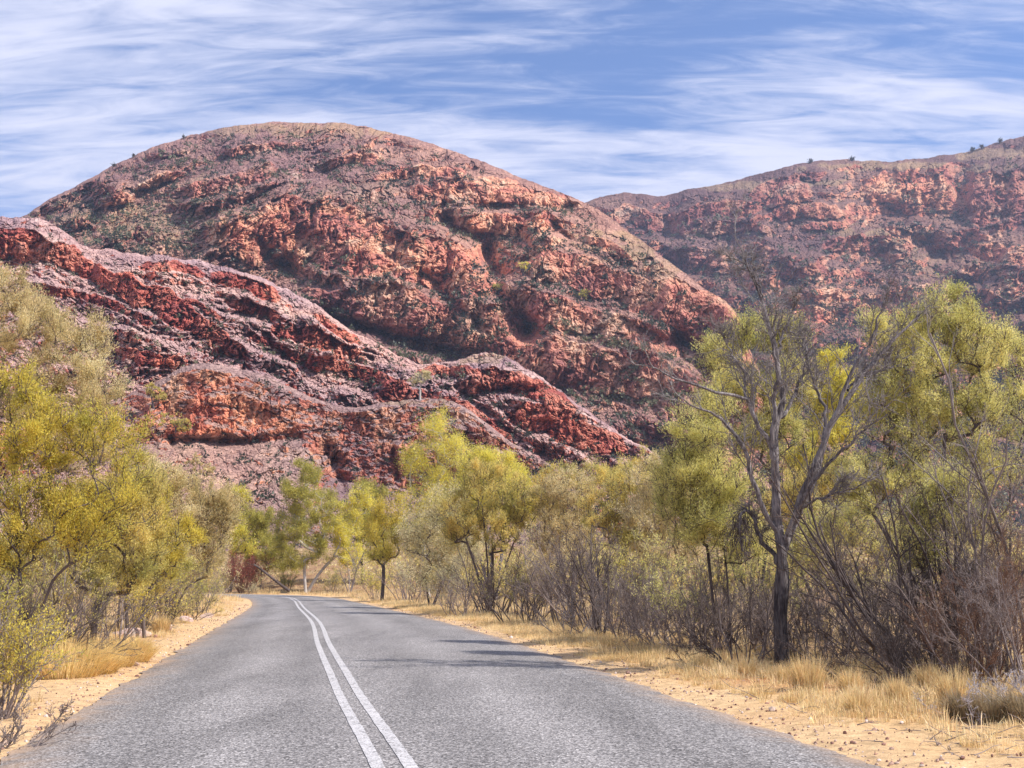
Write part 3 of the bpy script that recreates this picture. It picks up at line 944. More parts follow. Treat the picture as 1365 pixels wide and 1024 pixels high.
def tree(name, label, cat, px, Y, blobs, leaf, bark, seed, nattr=150, stems=1, r0=0.09, lai=2.2, ll=0.06, lw=0.015, group=None,
         twig=0.35, fork=0.4, spread=0.15, updir=0.35, leafdir=0.9, base=None, twigs_per=5, hang=0.0, shell=0.35, stem_to=None, parts=('trunk', 'crown'), scatter=0.045):
    """blobs: (px, py, rx, ry[, dY]) crown masses in photo units at the tree's own distance"""
    rng = np.random.default_rng(seed)
    B = ground_pt(px, Y) if base is None else np.asarray(base, float)
    root = thing(name, label, cat, B, group)
    cs, rs = [], []
    for b in blobs:
        dY = b[4] if len(b) > 4 else 0.0
        c = at(b[0], b[1], Y + dY) - B
        sx = 1.12 * b[2] / F * (Y + dY); sz = 1.1 * b[3] / F * (Y + dY)
        cs.append(c); rs.append((sx, min(sx, sz) * 0.5 + sx * 0.5, sz))
    cs = np.array(cs); rs = np.array(rs)
    area = rs[:, 0] * rs[:, 2]
    pick = rng.choice(len(cs), nattr, p=area / area.sum())
    d = nrm(rng.normal(size=(nattr, 3)))
    rad = rng.uniform(shell ** 2, 1, nattr) ** 0.5
    lump = 0.82 + 0.3 * pn(d[:, 0] * 2.2 + seed, d[:, 2] * 2.2 + d[:, 1], seed % 17)
    A = cs[pick] + d * rs[pick] * (rad * lump)[:, None]
    A = A[A[:, 2] > 0.12]
    nattr = len(A)
    # stems
    Nn = [np.array([0, 0, -0.15])]; par = [-1]; chains = []
    ctr = cs[np.argsort(-area)]
    for s in range(stems):
        a = rng.uniform(0, 2 * np.pi)
        b0 = np.array([np.cos(a), np.sin(a), 0]) * rng.uniform(0, spread) * (0 if stems == 1 else 1) - np.array([0, 0, 0.15])
        tgt = ctr[s % len(ctr)] if stem_to is None else (at(*stem_to[s % len(stem_to)], Y) - B)
        end = b0 + (tgt - b0) * (fork if stem_to is None else 1.0) * rng.uniform(0.85, 1.1)
        mid = b0 + (end - b0) * 0.5 + np.array([0, 0, 1]) * np.linalg.norm(end - b0) * 0.08 + rng.normal(size=3) * 0.025 * np.linalg.norm(end - b0)
        P = bez(b0, mid, end, 8)
        i0 = len(Nn)
        for q in range(8):
            Nn.append(P[q]); par.append(i0 + q - 1 if q else 0)
        chains.append(list(range(i0, i0 + 8)))
    order = np.argsort(np.linalg.norm(A, axis=1))
    NN = np.zeros((len(Nn) + nattr * 5, 3)); NN[:len(Nn)] = Nn; cnt = len(Nn)
    par = par + [0] * (nattr * 5)
    height = A[:, 2].max()
    tips = []
    for ai in order:
        a = A[ai]
        v = a - NN[8 if False else 1:cnt]
        dist = np.linalg.norm(v, axis=1)
        cost = dist * (1 + 0.55 * (1 - v[:, 2] / (dist + 1e-6))) + np.maximum(0, 0.22 * height - NN[1:cnt, 2]) * (0.8 if stems == 1 else 0.25)
        j = int(np.argmin(cost)) + 1
        p0 = NN[j]; pd = p0 - NN[par[j]] if par[j] > 0 else np.array([0, 0, 1.0])
        pd = pd / (np.linalg.norm(pd) + 1e-9)
        ln = np.linalg.norm(a - p0)
        p1 = p0 + (a - p0) * 0.42 + (pd * 0.16 + np.array([0, 0, updir * 0.25])) * ln + rng.normal(size=3) * ln * 0.035
        P = bez(p0, p1, a, 6)
        ids = [j]
        for q in range(1, 6):
            NN[cnt] = P[q]; par[cnt] = ids[-1]; ids.append(cnt); cnt += 1
        chains.append(ids); tips.append(cnt - 1)
    load = np.zeros(cnt)
    for tp in tips: load[tp] += 1
    for i in range(cnt - 1, 0, -1):
        if par[i] > 0: load[par[i]] += load[i]
    lmax = max(load[1:].max(), 1)
    R = r0 * 0.85 * (np.maximum(load, 0.6) / lmax) ** 0.6
    R = np.maximum(R, 0.0035 + 0.00008 * Y)
    wood = Soup()
    for k, sd in ((8, 8), (6, 5)):
        ch = [c for c in chains if len(c) == k]
        if not ch: continue
        I = np.array(ch); RR = R[I].copy()
        if k == 6: RR[:, 0] = np.minimum(RR[:, 0], RR[:, 1] * 1.25)
        else:
            RR[:, 0] *= 1.25; RR[:, 1] *= 1.08
        if k == 6:
            big = RR[:, 0] > r0 * 0.3
            for msk, s_ in ((big, 7), (~big, 4)):
                if msk.any(): wood.add(*tubes(NN[I[msk]], RR[msk], s_))
        else: wood.add(*tubes(NN[I], RR, sd))
    # twigs out of every tip, leaves along the twigs
    TP = NN[tips]; m = twigs_per
    out = nrm(TP - cs[pick[:1]].mean(0) * 0 - np.array([0, 0, height * 0.35]))
    P0 = np.repeat(TP, m, 0)
    dr = nrm(np.repeat(out, m, 0) * 0.5 + rng.normal(size=P0.shape) * 0.6 + np.array([0, 0, updir * 1.7 - hang]))
    tl = twig * rng.uniform(0.5, 1.4, len(P0))
    TW = random_walks(P0, dr, tl, 5, rng, 0.22, 0.06 - hang * 0.5)
    tr = np.full(len(P0), 0.0035 + 0.00010 * Y)
    wood.add(*tubes(TW, taper(tr, tr * 0.5, 5), 3))
    wood.build(parts[0], bark, root, smooth=True)
    if lai > 0:
        la = ll * lw * 0.5
        nl = int(lai * 2.2 * area.sum() * np.pi / la * 0.6)
        nl = min(nl, 200000)
        w = np.repeat(rng.gamma(0.9, 1.0, len(TP)) + 0.06, m) * (rng.random(len(TW)) + 0.25)
        ti = rng.choice(len(TW), nl, p=w / w.sum())
        tt_ = rng.uniform(0.05, 4 * 0.999, nl); i = tt_.astype(int); f = (tt_ - i)[:, None]
        pos = TW[ti, i] * (1 - f) + TW[ti, i + 1] * f
        td = nrm(TW[ti, i + 1] - TW[ti, i])
        pos = pos + rng.normal(size=pos.shape) * scatter * (1 + 0.01 * Y)
        ld = nrm(td * leafdir + rng.normal(size=pos.shape) * 0.45 + np.array([0, 0, 0.25 - 1.5 * hang]))
        L_ = ll * rng.uniform(0.6, 1.3, nl)
        V, Q = leaves_mesh(pos, ld, L_, lw * rng.uniform(0.7, 1.2, nl), rng)
        mesh(parts[1], V, Q, leaf, root)
    return root


def leafy_shrub(name, label, cat, px, Y, h, w, leaf, bark, seed, n0=12, dens=1.0, ll=0.06, lw=0.016, group=None, spread=0.5, r0=0.02, leafmin=0.25, lean=(0, 0, 0), base=None):
    """many-stemmed bush grown from the ground; leaves on the last order of twigs"""
    rng = np.random.default_rng(seed)
    B = ground_pt(px, Y) if base is None else np.asarray(base, float)
    root = thing(name, label, cat, B, group)
    s = Soup()
    pl = bare_shrub_wood(s, np.zeros(3), rng, n0, h, spread, r0, lean=lean, rb=w * 0.15, up=0.06)
    V = s
    V.build('stem', bark, root, smooth=True)
    Q = pl[-1]; n = len(Q)
    nl = int(min(90000, dens * 0.9 * h * w / (ll * lw)))
    ti = rng.integers(0, n, nl)
    k = Q.shape[1]
    t_ = rng.uniform(0, (k - 1) * 0.999, nl); i = t_.astype(int); f = (t_ - i)[:, None]
    pos = Q[ti, i] * (1 - f) + Q[ti, i + 1] * f + rng.normal(size=(nl, 3)) * 0.03 * (1 + 0.02 * Y)
    keep = pos[:, 2] > leafmin * h * rng.uniform(0.2, 1.2, nl)
    pos = pos[keep]; td = nrm(Q[ti, i + 1] - Q[ti, i])[keep]; nl = len(pos)
    ld = nrm(td * 0.6 + rng.normal(size=(nl, 3)) * 0.5 + np.array([0, 0, 0.3]))
    mesh('foliage', *leaves_mesh(pos, ld, ll * rng.uniform(0.6, 1.3, nl), lw, rng), leaf, root)
    return root


def bare_shrub(name, label, cat, px, Y, h, seed, bark, n0=10, spread=0.55, r0=0.025, gens=((8, .5, .55), (7, .45, .65), (6, .42, .75)), lean=(0, 0, 0), group=None, rb=0.3, droop=0.0, wander=0.13, part='branches', base=None):
    rng = np.random.default_rng(seed)
    B = ground_pt(px, Y) if base is None else np.asarray(base, float)
    s = Soup()
    bare_shrub_wood(s, np.zeros(3), rng, n0, h, spread, r0, gens, lean, wander, rb, 0.04, droop)
    o = s.build(name, bark, None, smooth=True, loc=[float(c) for c in B])
    return tag(o, label, cat, group)


def blades(rng, n, rad, h, w, lean=0.5, spread_at_base=0.5, curl=0.35, square=False):
    """grass blades of a tuft, as two-quad strips"""
    a = rng.uniform(0, 2 * np.pi, n); r = rad * np.sqrt(rng.random(n)) * spread_at_base
    b = np.stack([np.cos(a) * r, np.sin(a) * r, np.full(n, -0.02)], 1)
    out = np.stack([np.cos(a), np.sin(a), np.zeros(n)], 1)
    hh = h * (rng.uniform(0.25, 1.0, n) * (0.92 + 0.16 * np.sin(a * 3 + h * 40)))[:, None]
    ln = np.abs(rng.normal(0, lean, n))[:, None] * (0.35 + r[:, None] / (rad + 1e-6))
    m1 = b + np.array([0, 0, 1]) * hh * 0.55 + out * hh * ln * 0.45
    tp = b + np.array([0, 0, 1]) * hh * (1 - curl * ln) + out * hh * ln * 1.1 + rng.normal(size=(n, 3)) * 0.03 * h
    s = nrm(np.cross(np.array([0, 0, 1.0]), out + rng.normal(size=(n, 3)) * 0.8)) * (w / 2)
    V = np.stack([b - s, b + s, m1 + s * 0.8, m1 - s * 0.8, tp + s * 0.15, tp - s * 0.15], 1).reshape(-1, 3)
    i = np.arange(n)[:, None] * 6
    Q = np.concatenate([i + np.array([[0, 1, 2, 3]]), i + np.array([[3, 2, 4, 5]])], 0)
    return V, Q


# ------------------------------------------------------------------ the dead tree on the right (drawn limb by limb)
def dead_tree():
    Y = 20.0
    rng = np.random.default_rng(5)
    B = ground_pt(1046, Y)
    root = thing('dead_tree', 'large bare forked dead tree with grey upswept limbs, tallest trunk beside the road', 'dead tree', B)

    def path(pts, k):
        P = np.array([at(p[0], p[1], Y + p[2]) - B for p in pts])
        return catmull(P, k)

    def wig(P, a):
        k = len(P)
        P = P.copy(); P[1:-1] += rng.normal(size=(k - 2, 3)) * a
        return P
    m = Y / F
    tr = path([(1047, 900, 0), (1045, 868, 0), (1043, 820, .0), (1045, 770, 0), (1042, 735, 0), (1038, 700, 0)], 16)
    tr2 = path([(1039, 905, .1), (1038, 868, .1), (1037, 820, .1), (1038, 775, .05), (1045, 735, 0), (1058, 700, 0.1), (1072, 665, .1)], 16)
    s = Soup()
    s.add(*tubes(wig(tr, 0.008)[None], (m * np.linspace(7.4, 6.4, 16))[None], 12))
    s.add(*tubes(wig(tr2, 0.008)[None], (m * np.linspace(6.0, 4.8, 16))[None], 10))
    s.build('trunk', M['bark_big'], root, smooth=True)
    limbs = [
        ([(1038, 705, 0), (1035, 660, 0), (1034, 610, 0), (1033, 565, .1), (1042, 530, .1), (1036, 490, .2), (1026, 440, .3), (1015, 400, .3), (1000, 368, .4), (985, 325, .5)], 7.5, 0.8),
        ([(1036, 640, 0), (1030, 600, -.1), (1033, 540, -.2), (1037, 500, -.3), (1030, 455, -.4), (1036, 420, -.5)], 5.0, 0.8),
        ([(1072, 668, .1), (1088, 625, .2), (1106, 570, .3), (1135, 520, .4), (1162, 485, .5), (1190, 455, .6), (1216, 430, .7), (1232, 415, .8)], 6.0, 0.7),
        ([(1058, 702, .1), (1072, 650, -.2), (1095, 600, -.3), (1112, 556, -.4), (1130, 512, -.5), (1150, 470, -.6), (1168, 440, -.6), (1178, 400, -.7)], 5.5, 0.7),
        ([(1044, 735, 0), (1056, 695, -.2), (1080, 650, -.5), (1110, 612, -.7), (1150, 575, -.9), (1185, 550, -1.1)], 4.0, 0.6),
        ([(1040, 715, 0), (1018, 680, -.1), (1005, 640, -.2), (993, 600, -.3), (975, 575, -.3), (955, 553, -.4), (928, 545, -.5), (905, 528, -.6)], 4.6, 0.7),
        ([(1033, 610, 0), (1022, 585, -.1), (1006, 558, -.2), (998, 535, -.3), (975, 528, -.4), (940, 518, -.5), (905, 508, -.6), (868, 490, -.7), (835, 478, -.8)], 4.2, 0.5),
        ([(1005, 556, -.2), (994, 525, -.2), (992, 500, -.1), (975, 470, 0), (960, 440, .1)], 2.6, 0.5),
        ([(1037, 560, .1), (1052, 545, .3), (1062, 515, .5), (1074, 480, .6), (1068, 445, .7)], 3.6, 0.6),
        ([(1098, 585, .3), (1098, 545, .4), (1085, 512, .5), (1078, 480, .6), (1074, 455, .6)], 3.4, 0.6),
        ([(1042, 760, 0), (1030, 738, .1), (1012, 715, .1), (1005, 690, .1), (990, 682, 0), (985, 700, 0), (990, 735, 0)], 4.0, 1.5),
        ([(1036, 480, .2), (1042, 450, .3), (1052, 430, .4), (1058, 400, .4)], 2.6, 0.6),
        ([(1018, 405, .3), (1008, 375, .2), (990, 350, .1), (968, 340, 0)], 1.8, 0.5),
        ([(1130, 520, .4), (1150, 500, .8), (1185, 490, 1), (1210, 478, 1.1)], 2.4, 0.5),
        ([(1060, 690, 0), (1078, 672, -.4), (1110, 660, -.6), (1140, 650, -.8), (1160, 640, -1)], 2.6, 0.5),
    ]
    tw = []
    for pts, ra, rb_ in limbs:
        k = 22
        P = wig(path(pts, k), 0.018)
        R = 0.86 * m * (rb_ + (ra - rb_) * np.linspace(1, 0, k) ** 0.85)
        s = Soup(); s.add(*tubes(P[None], R[None], 8))
        s.build('limb', M['bark_big'], root, smooth=True)
        tw.append((P, R))
    # twigs: three orders along every limb
    s = Soup()
    Ps = np.array([p for p, _ in tw]); Rs_ = np.array([r for _, r in tw])
    pos, dd, t, par = sprout(Ps, rng, 12, 0.6, 0.25)
    ln = np.linalg.norm(Ps[:, -1] - Ps[:, 0], axis=1)[par] * 0.3 * (1.2 - 0.6 * t) * rng.uniform(0.5, 1.2, len(par))
    dd = nrm(dd + np.array([0, 0, 0.35]))
    Q = random_walks(pos, dd, ln, 8, rng, 0.16, 0.05)
    r2 = np.maximum(0.010, 0.02 * (1 - t))
    s.add(*tubes(Q, taper(r2, r2 * 0.35, 8), 5))
    pos, dd, t, par2 = sprout(Q, rng, 7, 0.6)
    Q2 = random_walks(pos, dd, ln[par2] * 0.5 * rng.uniform(0.4, 1.2, len(par2)), 6, rng, 0.22, 0.03)
    r3 = np.full(len(Q2), 0.007); s.add(*tubes(Q2, taper(r3, r3 * 0.4, 6), 4))
    pos, dd, t, par3 = sprout(Q2, rng, 4, 0.7)
    Q3 = random_walks(pos, dd, 0.22 * rng.uniform(0.4, 1.3, len(par3)), 4, rng, 0.25)
    r4 = np.full(len(Q3), 0.004); s.add(*tubes(Q3, taper(r4, r4 * 0.5, 4), 3))
    s.build('twigs', M['bark_grey'], root, smooth=True)
    # hanging tangle of mistletoe stems
    c = at(990, 690, Y) - B
    P0 = c + rng.normal(size=(80, 3)) * np.array([.09, .09, .05])
    W = random_walks(P0, rng.normal(size=(80, 3)) * .4 + np.array([0, 0, -1]), rng.uniform(0.3, 1.0, 80), 9, rng, 0.22, -0.08)
    s = Soup(); s.add(*tubes(W, np.full(W.shape[:2], 0.005), 3))
    s.build('hanging_tangle', M['bark'], root, smooth=True)
    return root


def bark_big():
    m, nt, out = new_mat('bark_furrowed')
    tc = N(nt, 'ShaderNodeTexCoord'); o = tc.outputs['Object']
    n1 = noise(nt, 26, 6, 0.65, o, 1.0, (1, 1, 0.13))
    n2 = noise(nt, 1.3, 4, 0.6, o)
    f = math_(nt, 'ADD', math_(nt, 'MULTIPLY', n1, 0.7), math_(nt, 'MULTIPLY', n2, 0.5))
    col = ramp(nt, f, [(0.42, (0.035, 0.03, 0.033)), (0.55, (0.12, 0.10, 0.102)), (0.66, (0.27, 0.235, 0.225)), (0.8, (0.46, 0.40, 0.37))])
    sep = N(nt, 'ShaderNodeSeparateXYZ'); L(nt, o, sep.inputs[0])
    # bark colour gets darker towards the foot
    mr = N(nt, 'ShaderNodeMapRange'); mr.inputs['From Min'].default_value = 1.2; mr.inputs['From Max'].default_value = 2.3
    mr.inputs['To Min'].default_value = 0.42
    L(nt, sep.outputs['Z'], mr.inputs['Value'])
    col = mixc(nt, 1.0, col, mr.outputs[0], 'MULTIPLY')
    finish(nt, out, col, 0.9, n1, 1.0, 0.03)
    return m


M['bark_big'] = bark_big()
dead_tree()

# ------------------------------------------------------------------ left side of the road
GL = 'acacia trees on the left verge'
tree('acacia_tree', 'tall pale olive-grey acacia rising highest at the left edge of the photo', 'tree', 40, 27, [(15, 430, 85, 75), (95, 465, 68, 62), (135, 525, 42, 50), (-60, 400, 80, 90), (50, 530, 95, 60), (-70, 540, 80, 80), (110, 590, 60, 50)], M['olive_grey'], M['bark'], 101, nattr=420, stems=7, r0=0.065, lai=2.6, ll=0.055, lw=0.014, spread=0.4, twigs_per=6, twig=0.4, group=GL)
tree('acacia_tree', 'yellow-green acacia with leaning bare lower branches below the tallest left tree', 'tree', 40, 18.5, [(55, 590, 62, 55), (135, 590, 62, 45), (20, 530, 40, 30), (155, 660, 45, 45), (60, 680, 70, 45), (-40, 620, 60, 90), (20, 740, 50, 40), (110, 720, 40, 35)], M['golden'], M['bark'], 102, nattr=330, stems=7, r0=0.04, lai=1.55, ll=0.05, lw=0.014, spread=0.5, twigs_per=5, twig=0.33, group=GL)
tree('acacia_tree', 'short olive acacia with one dark trunk standing in the yellow grass mounds', 'tree', 136, 24, [(140, 680, 60, 50), (185, 710, 50, 50), (120, 760, 50, 38), (185, 650, 40, 35), (90, 700, 40, 50), (170, 770, 36, 26)], M['olive'], M['bark'], 103, nattr=260, stems=1, r0=0.085, lai=1.8, ll=0.05, lw=0.015, twigs_per=5, fork=0.35, group=GL)
tree('acacia_tree', 'broad golden-olive acacia crown at the right end of the left tree row', 'tree', 235, 38, [(230, 670, 60, 55), (280, 700, 38, 50), (200, 650, 45, 38), (250, 745, 50, 35), (190, 730, 50, 50), (296, 680, 24, 35)], M['olive_grey'], M['bark'], 104, nattr=320, stems=7, r0=0.065, lai=2.5, ll=0.07, lw=0.02, spread=0.5, twigs_per=6, twig=0.45, group=GL)
tree('acacia_tree', 'golden-yellow acacia between the short dark-trunked one and the broad crown', 'tree', 195, 31, [(190, 680, 42, 42), (225, 720, 40, 40), (160, 690, 40, 45), (205, 760, 45, 30)], M['golden'], M['bark'], 105, nattr=200, stems=4, r0=0.06, lai=1.5, ll=0.06, lw=0.017, spread=0.4, group=GL)
leafy_shrub('cassia_bush', 'bright yellow-green cassia bush at the lower left edge', 'bush', 12, 13.4, 1.35, 1.3, M['golden'], M['bark_twig'], 106, n0=20, dens=2.8, ll=0.045, lw=0.013, spread=0.45, leafmin=0.1)
bare_shrub('dead_shrub', 'low tangle of grey dead twigs on the left bank below the cassia bush', 'dead shrub', 0, 11.3, 0.55, 107, M['bark_twig'], n0=22, spread=0.95, r0=0.012, rb=0.6)
bare_shrub('dead_shrub', 'dark leafless brush under the yellow-green acacia on the left', 'dead shrub', 62, 20, 1.9, 108, M['bark'], n0=16, spread=0.9, r0=0.022, rb=0.7)
bare_shrub('dead_shrub', 'purplish dry brush behind the yellow grass mounds on the left', 'dead shrub', 100, 26, 1.6, 109, M['bark_twig'], n0=14, spread=0.9, r0=0.018, rb=0.8)
leafy_shrub('small_bush', 'small dense green bush beside the left bend, alone before the red-brown bush', 'bush', 274, 50, 1.75, 1.9, M['green'], M['bark_twig'], 110, n0=16, dens=1.5, ll=0.07, lw=0.025, spread=0.4)
leafy_shrub('small_bush', 'brownish dry bush under the broad golden-olive acacia', 'bush', 232, 39, 1.7, 2.2, M['brown'], M['bark_twig'], 111, n0=14, dens=0.8, ll=0.06, lw=0.02)
leafy_shrub('small_bush', 'olive shrub left of the brownish bush on the rocky bank', 'bush', 196, 34, 1.6, 2.0, M['olive'], M['bark'], 112, n0=14, dens=1.1, ll=0.055, lw=0.018)
leafy_shrub('small_bush', 'low dull green bush at the edge of the left verge beyond the rocks', 'bush', 262, 44, 1.0, 1.6, M['olive'], M['bark'], 113, n0=10, dens=1.1, ll=0.055, lw=0.018)

# ------------------------------------------------------------------ round the bend
leafy_shrub('red_bush', 'dense red-brown bush at the far side of the bend', 'bush', 331, 117, 4.0, 3.6, M['rust'], M['bark_rust'], 120, n0=60, dens=4.5, ll=0.15, lw=0.05, spread=0.52, r0=0.03, leafmin=0.45)
leafy_shrub('small_bush', 'pale yellow-green bush in front of the red-brown bush', 'bush', 343, 114, 1.1, 2.0, M['pale'], M['bark_twig'], 121, n0=16, dens=1.6, ll=0.1, lw=0.04, spread=0.7)
leafy_shrub('small_bush', 'pale bush left of the red-brown bush at the road edge', 'bush', 303, 116, 1.9, 2.4, M['olive'], M['bark_twig'], 122, n0=16, dens=1.5, ll=0.1, lw=0.04, spread=0.6)


def log(name, label, pts, Y, r, mat):
    P = np.array([at(a, b, Y) for a, b in pts]); B = P[0]
    P = catmull(P - B, 14)
    s = Soup(); rng = np.random.default_rng(3)
    s.add(*tubes(P[None], np.linspace(r, r * 0.55, 14)[None], 7))
    pos, dd, t, par = sprout(P[None], rng, 5, 0.8)
    Q = random_walks(pos, dd, rng.uniform(.5, 1.4, 5), 6, rng, .15)
    s.add(*tubes(Q, taper(np.full(5, r * .3), np.full(5, r * .1), 6), 5))
    o = s.build(name, mat, None, True, loc=[float(c) for c in B])
    return tag(o, label, 'fallen branch')


log('fallen_branch', 'dark fallen branch leaning down right of the red-brown bush', [(386, 788), (372, 778), (352, 762), (338, 752)], 116, 0.16, M['bark'])
GG = 'gum trees beyond the bend'
tree('gum_tree', 'gum with a straight white trunk directly behind the centre of the bend', 'tree', 412, 118, [(414, 632, 26, 20), (388, 655, 20, 14), (410, 672, 42, 24), (385, 700, 30, 22), (432, 700, 25, 25), (405, 730, 45, 28)], M['green'], M['bark_white'], 130, nattr=170, r0=0.18, lai=1.9, ll=0.17, lw=0.06, fork=0.75, twigs_per=5, twig=0.6, hang=0.2, group=GG, scatter=0.09)
tree('gum_tree', 'gum with a white trunk leaning right from the foot of the straight white one', 'tree', 414, 119, [(462, 690, 36, 20), (480, 665, 20, 18), (455, 712, 32, 20), (470, 740, 26, 22)], M['bright'], M['bark_white'], 131, nattr=130, r0=0.18, lai=1.8, ll=0.17, lw=0.06, fork=0.55, twigs_per=5, twig=0.6, hang=0.2, stem_to=[(446, 745)], group=GG, scatter=0.09)
tree('gum_tree', 'dark green bushy tree left of the white trunks', 'tree', 352, 126, [(345, 690, 26, 20), (325, 700, 22, 20), (350, 730, 34, 30), (375, 745, 26, 26)], M['green'], M['bark'], 132, nattr=140, r0=0.2, lai=2.6, ll=0.17, lw=0.06, fork=0.5, twig=0.8, group=GG, scatter=0.09)
tree('gum_tree', 'bright green tree rising just behind the left acacia row', 'tree', 312, 122, [(308, 668, 20, 14), (322, 664, 14, 9), (300, 690, 26, 22), (318, 725, 24, 24)], M['bright'], M['bark'], 133, nattr=120, r0=0.2, lai=2.2, ll=0.17, lw=0.06, fork=0.5, twig=0.8, group=GG, scatter=0.09)
tree('gum_tree', 'green tree standing behind the leaning white trunk', 'tree', 486, 128, [(486, 658, 20, 16), (505, 665, 18, 16), (440, 668, 18, 14), (480, 700, 30, 26), (500, 725, 24, 26)], M['green'], M['bark'], 134, nattr=150, r0=0.2, lai=2.4, ll=0.17, lw=0.06, fork=0.5, twig=0.8, group=GG, scatter=0.09)
tree('small_tree', 'slim yellow-olive tree with a dark forked trunk at the right verge of the bend', 'tree', 512, 78, [(515, 685, 24, 24), (500, 708, 20, 24), (530, 712, 16, 26), (512, 740, 22, 14)], M['golden'], M['bark'], 135, nattr=120, stems=2, spread=0.15, r0=0.14, lai=1.7, ll=0.11, lw=0.035, fork=0.45, twig=0.5, scatter=0.1)
tree('gum_tree', 'tall yellow-green gum with pale trunk rising above the trees right of centre', 'tree', 572, 92, [(582, 570, 24, 18), (600, 600, 28, 24), (563, 606, 24, 22), (548, 620, 12, 14), (580, 640, 30, 16), (575, 665, 40, 22), (560, 700, 36, 30)], M['bright'], M['bark_white'], 136, nattr=220, r0=0.26, lai=1.5, ll=0.14, lw=0.04, fork=0.7, twig=0.65, hang=0.25, group=GG, scatter=0.13)
tree('gum_tree', 'bright green round-crowned tree right of the tall yellow-green gum', 'tree', 660, 76, [(640, 620, 34, 26), (680, 630, 32, 26), (655, 660, 55, 36), (700, 680, 25, 30), (620, 680, 40, 40)], M['bright'], M['bark_grey'], 137, nattr=250, stems=4, r0=0.14, lai=1.9, ll=0.12, lw=0.035, fork=0.6, twig=0.6, hang=0.1, group=GG, scatter=0.12)
leafy_shrub('small_bush', 'dark green low bush at the foot of the white trunks', 'bush', 388, 121, 1.9, 2.6, M['green'], M['bark'], 138, n0=18, dens=1.6, ll=0.1, lw=0.04, spread=0.7)
leafy_shrub('small_bush', 'yellowish bush right of the leaning white trunk', 'bush', 446, 117, 2.2, 2.8, M['olive'], M['bark_twig'], 139, n0=18, dens=1.6, ll=0.1, lw=0.04, spread=0.6)
leafy_shrub('small_bush', 'bright green bush behind the slim dark-trunked tree', 'bush', 503, 88, 2.4, 2.6, M['bright'], M['bark_twig'], 140, n0=18, dens=1.3, ll=0.1, lw=0.035, spread=0.45)
bare_shrub('dead_tree', 'small bare greyish tree behind the leaning white trunk', 'dead tree', 468, 112, 5.0, 141, M['bark_grey'], n0=4, spread=0.4, r0=0.09, rb=0.2)
bare_shrub('dead_shrub', 'brown bare brush between the slim tree and the pale willow-like tree', 'dead shrub', 545, 74, 3.2, 142, M['bark_twig'], n0=14, spread=0.5, r0=0.04, rb=0.6)
tree('willow_like_tree', 'drooping pale grey-green tree left of the dark fanned wattle', 'tree', 575, 60, [(585, 700, 30, 35), (560, 720, 26, 35), (610, 720, 30, 35), (580, 760, 42, 26), (600, 670, 26, 20)], M['pale'], M['bark'], 143, nattr=210, stems=4, r0=0.09, lai=1.9, ll=0.12, lw=0.025, fork=0.5, twig=0.6, hang=0.4, scatter=0.1)

# ------------------------------------------------------------------ right side of the road
GR = 'wattles along the right verge'
tree('wattle_tree', 'broad olive wattle with a fan of dark stems standing right of centre', 'tree', 652, 50, [(655, 655, 50, 38), (700, 680, 32, 36), (612, 690, 34, 40), (650, 710, 58, 34), (640, 640, 30, 25)], M['olive'], M['bark'], 150, nattr=330, stems=8, r0=0.075, lai=1.5, ll=0.09, lw=0.022, fork=0.75, twig=0.5, spread=0.5, group=GR)
bare_shrub('dead_shrub', 'bushy dark grey dead brush inside the fanned stems of the broad wattle', 'dead shrub', 660, 48, 3.2, 151, M['bark'], n0=18, spread=0.6, r0=0.04, rb=0.7)
tree('wattle_tree', 'grey-olive wattle crown behind the brown dead brush', 'tree', 760, 50, [(770, 665, 45, 34), (730, 670, 30, 34), (745, 720, 50, 36)], M['olive_grey'], M['bark'], 152, nattr=220, stems=5, r0=0.07, lai=1.4, ll=0.09, lw=0.022, fork=0.55, twig=0.5, spread=0.4, group=GR)
tree('wattle_tree', 'yellowish wattle left of the large feathery wattle', 'tree', 840, 44, [(830, 655, 55, 36), (875, 665, 45, 40), (800, 690, 40, 40), (850, 710, 50, 40)], M['olive'], M['bark'], 153, nattr=300, stems=6, r0=0.07, lai=1.7, ll=0.075, lw=0.02, fork=0.5, twig=0.45, spread=0.5, group=GR)
bare_shrub('dead_shrub', 'pinkish-brown dead bush between the fanned wattle and the thin black trunks', 'dead shrub', 745, 39, 3.1, 154, M['bark_twig'], n0=22, spread=0.5, r0=0.03, rb=0.9)
bare_shrub('dead_shrub', 'purplish-brown dense dead bush behind the thin black trunks', 'dead shrub', 785, 36, 3.0, 155, M['bark_twig'], n0=22, spread=0.5, r0=0.03, rb=0.9)
bare_shrub('dead_tree', 'small dead tree with thin black curved trunks left of the bright bush', 'dead tree', 795, 31, 3.6, 156, M['bark'], n0=5, spread=0.32, r0=0.05, lean=(-0.25, 0, 0), rb=0.15)
bare_shrub('dead_shrub', 'heap of bleached dead branches at the foot of the thin black trunks', 'dead shrub', 770, 31.5, 1.3, 157, M['bark_grey'], n0=14, spread=1.1, r0=0.025, rb=0.8)
leafy_shrub('small_bush', 'bright lime bush halfway up the brush right of the thin black trunks', 'bush', 842, 36, 2.6, 1.7, M['bright'], M['bark_twig'], 158, n0=12, dens=1.0, ll=0.055, lw=0.018, spread=0.25, leafmin=0.75)
bare_shrub('dead_shrub', 'grey-brown dead brush under the lime bush', 'dead shrub', 835, 30, 2.0, 159, M['bark_twig'], n0=18, spread=0.8, r0=0.022, rb=0.8)
bare_shrub('dead_shrub', 'grey-brown dead brush left of the feathery wattle stems', 'dead shrub', 885, 27, 1.7, 160, M['bark_twig'], n0=18, spread=0.8, r0=0.02, rb=0.8)
